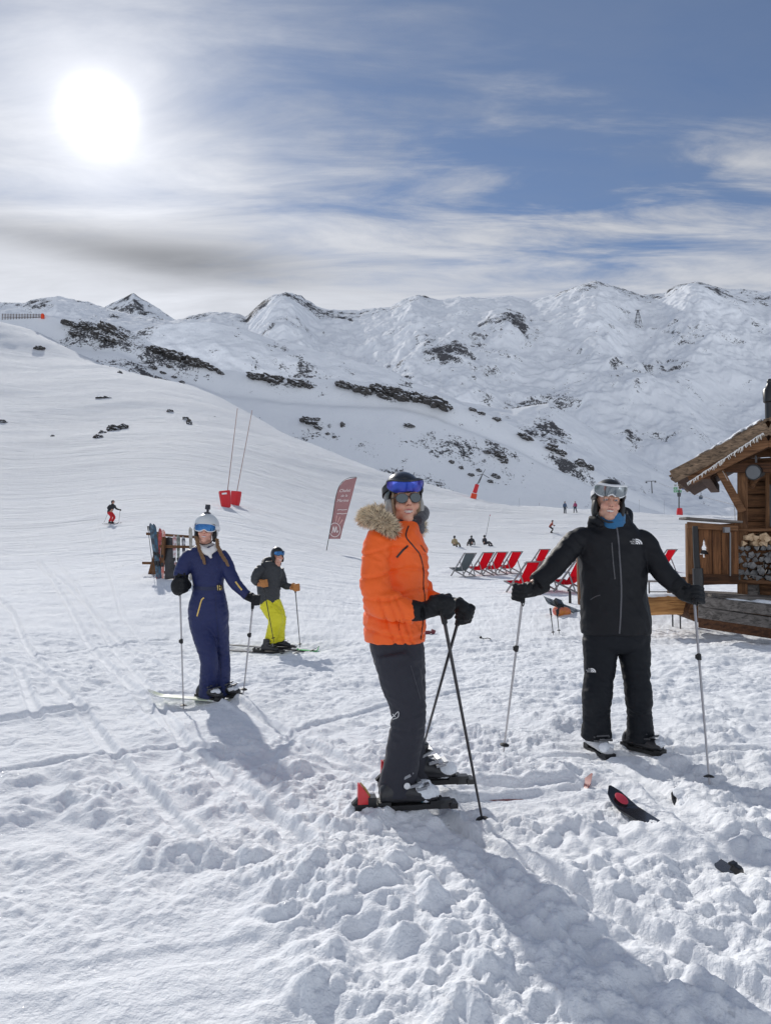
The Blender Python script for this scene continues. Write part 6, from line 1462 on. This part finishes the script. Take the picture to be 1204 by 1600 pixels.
# ------------------------------------------------------------------ hut
def hut():
    WP = globals()['P']; y0 = 12.0; piv = Vector((5.4, 11.33, 0)); ANG = R(-27); Ri = Matrix.Rotation(-ANG, 3, 'Z')
    def HP(u, v, yl=y0):
        # point of the turned hut, in the hut's own unturned frame
        q = Ri @ Vector(ray(u, v)); o = Ri @ (Vector((0,0,CAMZ))-piv)+piv; return o+q*((yl-o.y)/q.y)
    P = HP; turned = []
    base = P(1160, 950, y0+.4); t = thing('wooden_hut', 'brown timber hut with shingled overhanging roof and icicle string lights at the right edge', 'hut', base)
    def pl(u, v, y=y0): return P(u, v, y)
    rl, rr = P(1046, 741, 11.4), P(1199, 651, 11.4); rx = rr.x; re = Vector((2*rr.x-rl.x, 0, rl.z))
    D = 3.8; sd = (rl-rr); sd.y = 0; sl_ = sd.normalized(); nrm = Vector((-sl_.z, 0, sl_.x)); nrm = nrm if nrm.z > 0 else -nrm
    roof = MB()
    for s in (1, -1):
        a = Vector((rr.x, 11.4, rr.z)); dirv = Vector((sl_.x*s, 0, sl_.z)); nn = Vector((nrm.x*s, 0, nrm.z)); L = sd.length
        c = a+dirv*L/2-nn*.11+Vector((0, D/2, 0)); M = Matrix((dirv, Vector((0,1,0)), nn)).transposed(); roof.box(c, (L-.06, D-.06, .10), M)
    ro = roof.build('roof', WD, t, smooth=False)
    # rows of old shingle boards, each row overlapping the one below
    sh = MB(); random.seed(31)
    for s in (1, -1):
        dirv = Vector((sl_.x*s, 0, sl_.z)); nn = Vector((nrm.x*s, 0, nrm.z)); L = sd.length
        for r_ in range(9):
            x = L*(1-(r_+.5)/9); yy = 0
            while yy < D:
                w = random.uniform(.16,.34); w = min(w, D-yy+.02); c = Vector((rr.x, 11.36, rr.z))+dirv*(x+random.uniform(-.02,.03))+nn*(-.035+.004*(r_ % 2))+Vector((0, yy+w/2, 0))
                M = Matrix((dirv, Vector((0,1,0)), nn)).transposed() @ Matrix.Rotation(R(-4.5 if s == 1 else -4.5), 3, 'Y'); sh.box(c, (L/9*1.45+random.uniform(-.03,.05), w-.012, .028), M @ Matrix.Rotation(0, 3, 'X')); yy += w
    sh.build('shingles', WY, ro, smooth=False)
    sn = MB(); random.seed(5)
    for u in np.linspace(1092, 1192, 60):
        if random.random() < .35: continue
        v = 741+(u-1046)/(1199-1046)*(651-741)-.5; sn.ell(P(u+random.uniform(-2,2), v+1.5, 11.9+random.uniform(-.2,.6)), (random.uniform(.05,.10), random.uniform(.2,.4), .024), Matrix.Rotation(R(-30), 3, 'Y'))
    me = remeshed(sn, 'snow', .02, Vector(base), 2); addmesh('roof_snow', me, M_SNOWB, ro)
    # rake boards and rafters along the gable
    for (ua, va, ub, vb, w, h, yy, mt, nm) in ((1050,745,1199,668,.07,.21,11.33,WY,'rake_board'), (1076,750,1199,689,.16,.17,11.50,WX,'rafter'), (1100,745,1199,694,.12,.12,12.0,WD,'rafter'), (1102,747,1199,697,.12,.12,12.9,WD,'rafter')):
        for s in (0, 1):
            a = P(ua, va, yy); b = P(ub, vb, yy)
            if s: a = Vector((2*rx-a.x, a.y, a.z)); b = Vector((2*rx-b.x, b.y, b.z))
            m = MB(); m.beam(a, b, w, h, up=(0,1,0)); 
            m = MB(); dv = (b-a).normalized(); up_ = Vector((0,1,0)); zz = dv.cross(up_); M = Matrix((dv, up_, zz)).transposed(); m.box((a+b)/2, ((b-a).length, w, h), M); m.build(nm, mt, t, smooth=False, bevel=.012)
    for u, yy in ((1086,13.2),):
        m = MB(); m.beam(P(1100,741,11.45), Vector((P(1100,741,11.45).x, 14.9, P(1100,741,11.45).z)), .16, .15); m.build('purlin', WD, t, smooth=False)
    # tie beam, post, brace
    m = MB(); m.beam(P(1104,731,11.75), P(1290,731,11.75), .15, .16, up=(0,1,0)); m.build('tie_beam', WD, t, smooth=False, bevel=.01)
    m = MB(); m.beam(P(1159,940,11.85), P(1159,738,11.85), .155, .15); m.build('post', WZ, t, smooth=False, bevel=.012)
    m = MB(); m.beam(P(1124,736,11.68), P(1159,800,11.75), .12, .15, up=(0,1,0)); m.build('brace', WX, t, smooth=False, bevel=.012)
    m = MB(); m.beam(P(1290,1000,11.85), P(1290,738,11.85), .155, .15); m.build('post', WZ, t, smooth=False, bevel=.012)
    # plank wall
    x0 = P(1158,800,12.45).x; zt = rr.z-.27-abs(sl_.z/sl_.x)*(rx-x0); x1 = 2*rx-x0; zb = P(0,975,12.45).z; m = MB(); z = zb; random.seed(3)
    while z < zt-.1:
        h = min(random.uniform(.17,.24), zt-z); m.box(((x0+x1)/2, 12.5+random.uniform(-.008,.008), z+h/2), (x1-x0, .09, h-.012)); z += h
    m.box(((x0+x1)/2, 12.58, (zt+zb)/2), (x1-x0-.02, .04, zt-zb-.02)); m.prism([(0,0),(x1-x0,0),((x1-x0)/2,rr.z-.27-zt)], Matrix.Translation((x0,12.56,zt)) @ Matrix.Rotation(R(90), 4, 'X'), .08)
    m.build('wall', WX, t, smooth=False, bevel=.008)
    m = MB(); m.box((x0+.04, 14.0, (zt+zb)/2), (.08, 2.8, zt-zb)); m.build('side_wall', WD, t, smooth=False)
    m = MB(); m.beam(P(1198,735,12.30)+Vector((0,0,0)), P(1198,830,12.30), .13, .06); m.build('window_frame', WZ, t, smooth=False, bevel=.008)
    m = MB(); m.box(P(1215,790,12.38), (.26,.05,.7)); m.build('window_pane', pbr('dark glass', (.02,.022,.025), .08, nscale=3), t, smooth=False)
    m = MB(); m.ctube([P(1172,762,12.2), P(1180,748,12.2), P(1192,740,12.2)], .05, 8); m.build('corner_brace', WX, t)
    # lamp drum under the roof
    c = P(1176,738,11.62); lp = thing('speaker', 'round grey-faced drum speaker hanging under the hut roof beside the post', 'speaker', c); ax = Vector((-.35,-.93,-.12)).normalized(); m = MB(); m.tube([c-ax*.02, c+ax*.0+ax*.0, c-ax*.24], [.118,.125,.10], 24); m.build('housing', M_BLACKP, lp); m = MB(); m.tube([c-ax*.015, c+ax*.012], [.108,.104], 24); m.build('grille', pbr('grey grille', (.14,.15,.16), .6, nscale=90, namt=.3), lp); m = MB(); m.beam(c-ax*.12+Vector((0,0,.1)), c-ax*.12+Vector((0,0,.26)), .03, .03); m.build('bracket', M_GREYM, lp, smooth=False)
    m = MB(); m.ctube([P(1128,736,11.6), P(1133,745,11.6), P(1140,760,11.66), P(1146,790,11.7), P(1148,822,11.7)], .005, 6); m.build('cable', pbr('pale cable', (.45,.42,.38), .6), t)
    # icicle string of lights along the rake
    ic = thing('icicle_lights', 'string of white icicle lights along the hut roof edge', 'string lights', P(1075,755,11.26)); random.seed(9); m = MB(); pts = []
    for i in range(34):
        u = 1074+i*3.55; v = 754-(u-1074)*(754-677)/(1190-1074); p = P(u, v+random.uniform(-.5,.5), 11.27); pts.append(p)
        for q in range(2):
            L = random.uniform(.03,.085); a = p+Vector((random.uniform(-.018,.018), 0, 0)); m.tube([a, a+Vector((random.uniform(-.02,.02), 0, -L))], [.0075,.003], 6)
    m.build('icicle_lamps', pbr('clear white lamps', (.72,.70,.66), .3), ic); m = MB(); m.tube(pts, .006, 6); m.build('wire', M_WHITEP, ic)
    # chimney
    c = P(1203, 640, 13.0); ch = MB(); k = 13/FPX
    ch.tube([c-Vector((0,0,.3)), c+Vector((0,0,k*10)), c+Vector((0,0,k*12)), c+Vector((0,0,k*30)), c+Vector((0,0,k*34)), c+Vector((0,0,k*36)), c+Vector((0,0,k*40))], [.09,.09,.115,.12,.085,.07,.05], 16); ch.ell(c+Vector((0,0,k*43)), (.05,.05,.05)); ch.build('chimney', M_BLACKP, ro)
    # shelf and woodpile
    m = MB(); m.box(P(1215,828,11.95), (1.25,.42,.045)); m.build('shelf', WX, t, smooth=False, bevel=.006)
    m = MB(); m.box(P(1222,909,12.0), (1.55,.50,.06)); m.build('shelf', WX, t, smooth=False, bevel=.006)
    random.seed(21); var = []
    lb_new = 'pale freshly split log on top of the firewood stack'; lb_old = 'grey weathered log in the firewood stack under the hut shelf'
    for i in range(6):
        m = MB(); n = [3, 5, 4, 6, 3, 5][i]; poly = []
        for j in range(n):
            a = 2*math.pi*j/n+random.uniform(-.3,.3); r_ = random.uniform(.052,.078); poly.append((r_*math.cos(a), r_*math.sin(a)))
        m.prism(poly, Matrix.Rotation(R(90), 4, 'X') @ Matrix.Translation((0,0,-.17)), .36); me = m.mesh('firewood_log'); fixn(me); var.append(me)
    GL = wood('grey log ends', (.055,.055,.058), (.24,.235,.23), (5,2,5)); NL = wood('fresh split log', (.40,.27,.16), (.62,.47,.31), (5,2,5)); done = False
    for r_ in range(8):
        for c_ in range(12):
            u = 1143+c_*10.2+(r_ % 2)*4.6+random.uniform(-2,2); v = 902-r_*8.9+random.uniform(-1.8,1.8)
            if r_ == 7 and (c_ < 1): continue
            new = r_ >= 6 or (r_ == 5 and c_ > 5); me = var[random.randrange(6)].copy(); me.materials.append(NL if new else GL)
            o = bpy.data.objects.new('firewood_log', me); COL.objects.link(o); o.location = P(u, v, 11.93+random.uniform(-.06,.04)); o.rotation_euler = (random.uniform(-.05,.05), random.uniform(0,6.28), random.uniform(-.06,.10)+(random.uniform(-.3,.5) if new else 0)); sc_ = random.uniform(.66,1.06)+(.12 if new else 0); o.scale = (sc_, 1, sc_)
            bv = o.modifiers.new('b', 'BEVEL'); bv.width = .006; bv.segments = 1
            rw = ['bottom','second','third','fourth','fifth','sixth','seventh','top'][r_]
            tagit(o, ('pale fresh log in the ' if new else 'grey weathered log in the ')+rw+' row of the firewood stack', 'firewood', 'firewood logs, '+('pale, ' if new else 'grey, ')+rw+' row')
    # chopping stump and boards under the shelf
    c = P(1170,938,11.95); st = thing('stump', 'round upright stump under the firewood shelf', 'stump', c); m = MB(); m.tube([c-Vector((0,0,.1)), c+Vector((0,0,.05)), c+Vector((0,0,.26))], [.17,.155,.145], 20); m.build('trunk', WG, st); m = MB(); m.tube([c+Vector((0,0,.255)), c+Vector((0,0,.27))], [.143,.14], 20); m.build('cut_face', WX, st)
    m = MB(); m.box(P(1230,930,12.05), (.95,.06,.42)); m.build('skirt_board', WX, t, smooth=False)
    turned += [t, lp, ic, st]+[o for o in COL.objects if o.name.startswith('firewood_log')]
    for o in turned:
        o.location = Matrix.Rotation(ANG, 3, 'Z') @ (Vector(o.location)-piv)+piv; o.rotation_euler.z += ANG
    P = WP
    # bar screen with the fir-tree cut-out
    pa = P(1110, 915, 11.6); f = thing('bar_screen', 'low brown plank screen with a fir-tree cut-out in front of the hut', 'screen', pa); kk = 11.6/FPX
    def uv(u, v, y=11.6): q = P(u, v, y); return (q.x, q.z)
    cu = bpy.data.curves.new('scr', 'CURVE'); cu.dimensions = '2D'; cu.fill_mode = 'BOTH'; cu.extrude = .02
    tree = [(0,-18),(2.5,-9),(1.6,-9),(5,-1),(3.2,-1),(7.5,8.5),(1.6,8),(1.8,13),(-1.8,13),(-1.6,8),(-7,8.5),(-3.0,-1),(-4.6,-1),(-1.4,-9),(-2.4,-9)]
    for poly in ([(1079,822),(1153,817),(1153,912),(1079,915)], [(1099.5+a, 858+b) for a, b in tree]):
        sp = cu.splines.new('POLY'); sp.points.add(len(poly)-1); sp.use_cyclic_u = True
        for pt, (u, v) in zip(sp.points, poly): x, z = uv(u, v); pt.co = (x, z, 0, 1)
    o = bpy.data.objects.new('scr', cu); COL.objects.link(o); dg = bpy.context.evaluated_depsgraph_get(); dg.update(); me = bpy.data.meshes.new_from_object(o.evaluated_get(dg)); bpy.data.objects.remove(o)
    me.transform(Matrix.Rotation(R(90), 4, 'X')); me.transform(Matrix.Translation(Vector((0, 11.62, 0))-pa)); addmesh('panel', me, wood('screen planks', (.075,.032,.014), (.26,.115,.048), (7,7,.5)), f)
    m = MB(); 
    for u in (1091,1112,1126,1139): m.box((P(u,868,11.6).x, 11.588, (uv(0,820)[1]+uv(0,913)[1])/2), (.010,.012,.90))
    m.build('batten', WD, f, smooth=False)
    m = MB(); m.box(P(1101,863,11.66), (.17,.04,.065), (0,.12,0)); m.build('crossbar', M_RUBBER, f, smooth=False)
    m = MB(); m.box(P(1109,813,11.62), (.90,.30,.035), (0,R(4),0)); m.build('top_board', WG, f, smooth=False, bevel=.005)
    m = MB(); m.box(P(1112,823,11.56), (.80,.05,.10), (0,R(4),0)); m.build('rail', WX, f, smooth=False, bevel=.005)
    m = MB(); m.beam(P(1076,918,11.6), P(1075,818,11.6), .085, .085); m.build('post', WZ, f, smooth=False, bevel=.008)
    m = MB(); m.box(P(1114,905,11.56), (.78,.05,.16)); m.build('rail', WD, f, smooth=False, bevel=.005)
    m = MB(); m.box(P(1134,828,11.5), (.085,.07,.085)); m.tube([P(1140,832,11.52), P(1140,900,11.52)], [.012]*2, 8); m.build('socket_box', pbr('grey socket box', (.22,.22,.23), .5), f, smooth=False)
    q = P(1090, 915, 11.2); st = thing('black_post', 'slim black metal post with thicker foot in front of the plank screen', 'post', q); m = MB(); m.tube([P(1085,822,11.2), P(1087,870,11.2), P(1089,892,11.2)], [.040,.046,.050], 12); m.build('shaft', M_RUBBER, st); m = MB(); m.tube([P(1089,888,11.2), P(1090,905,11.2), P(1090,930,11.2)], [.075,.080,.072], 14); m.build('foot', M_BLACKP, st)
    # terrace of grey beams
    pd = P(1150, 960, 10.6); dk = thing('timber_terrace', 'low terrace of grey weathered beams with snow in front of the hut', 'terrace', pd)
    a0 = P(1096,938,10.9); b0 = P(1260,958,10.6)
    for i, (va, vb, h, mt) in enumerate(((945,966,.16,WG),(962,988,.17,WG),(978,1004,.15,WD))):
        m = MB(); a = P(1090, va-6, 11.0); b = P(1290, vb-2, 10.3); dv = (b-a).normalized(); 
        m.box((a+b)/2, ((b-a).length, .16, h), Matrix((dv, Vector((-dv.y, dv.x, 0)).normalized(), Vector((0,0,1)))).transposed()); m.build('beam', mt, dk, smooth=False, bevel=.012)
    m = MB(); za = P(0,934,11.2).z
    for i in range(7): m.box((P(1190,930,11.3).x+.35, 10.95+i*.20, za-.02), (2.5,.185,.04), (0,R(3),0))
    m.build('deck_boards', WG, dk, smooth=False)
    sn = MB(); random.seed(14)
    for i in range(40): sn.ell((P(1105,0,11.1).x+random.uniform(0,1.9), random.uniform(10.75,11.7), 0), (random.uniform(.12,.25), random.uniform(.08,.16), .045), nu=12, nv=8)
    zc = za+.0
    sn.v = [(x, y, z+zc-.02-(x-P(1105,0,11.1).x)*.052) for x, y, z in sn.v]
    me = remeshed(sn, 'snow', .018, pd, 3, wrink(.01,(6,6,6),.004,25,71)); addmesh('snow_patch', me, M_SNOWB, dk)
    # logs to the left
    a = P(1008,946,12.2); b = P(1072,945,12.2); lg = thing('bench_log', 'thick orange-brown squared log with snow on top left of the terrace', 'log', (a+b)/2); m = MB(); m.tube([a, a.lerp(b,.5)+Vector((0,0,.02)), b], [.17,.18,.165], 12); m.build('trunk', wood('orange heartwood', (.20,.085,.03), (.60,.32,.12), (.6,9,9)), lg)
    sn = MB(); random.seed(6)
    for i in range(14): sn.ell(a.lerp(b, i/13)+Vector((0, random.uniform(-.03,.03), .165)), (random.uniform(.08,.12), .12, .035), nu=12, nv=8)
    me = remeshed(sn, 'snow', .016, Vector((a+b)/2), 2); addmesh('snow_cap', me, M_SNOWB, lg)
    a = P(1066,945,12.5); b = P(1092,955,11.9); lg = thing('crossed_log', 'dark short log lying between the orange log and the terrace', 'log', a); m = MB(); m.tube([a, b], [.20,.19], 12); m.build('trunk', WD, lg); m = MB(); m.tube([b, b+(b-a).normalized()*.012], [.185,.18], 12); m.build('cut_face', WX, lg)
    # steel table frame and red net behind the log
    q = P(1030, 935, 13.0); q.z = gz(q.x, q.y); tb = thing('metal_table', 'grey tubular metal table behind the orange-brown log', 'table', q); tz = P(0,908,13.0).z
    m = MB(); m.box((q.x+.02, 13.0, tz), (.62,.40,.025)); m.build('table_top', M_FRAME, tb, smooth=False, bevel=.005)
    for sx in (-1, 1):
        for sy in (-1, 1): m = MB(); m.tube([(q.x+.02+sx*.27, 13+sy*.17, tz), (q.x+.02+sx*.27, 13+sy*.17, q.z)], [.014]*2, 8); m.build('leg', M_GREYM, tb)
    m = MB(); m.tube([(q.x-.25, 12.83, tz-.18), (q.x+.29, 12.83, tz-.18)], [.010]*2, 8); m.build('stretcher', M_GREYM, tb)
    q = P(1062, 907, 13.4); rb = thing('wooden_rail', 'brown wooden handrail behind the forearm of the man in black', 'rail', q); m = MB(); m.beam(P(1040,905,13.4), P(1082,906,13.2), .12, .10); m.build('rail_beam', WX, rb, smooth=False); m = MB(); m.beam(P(1046,905,13.35), P(1046,945,13.35), .08, .08); m.build('rail_post', WZ, rb, smooth=False)
hut()
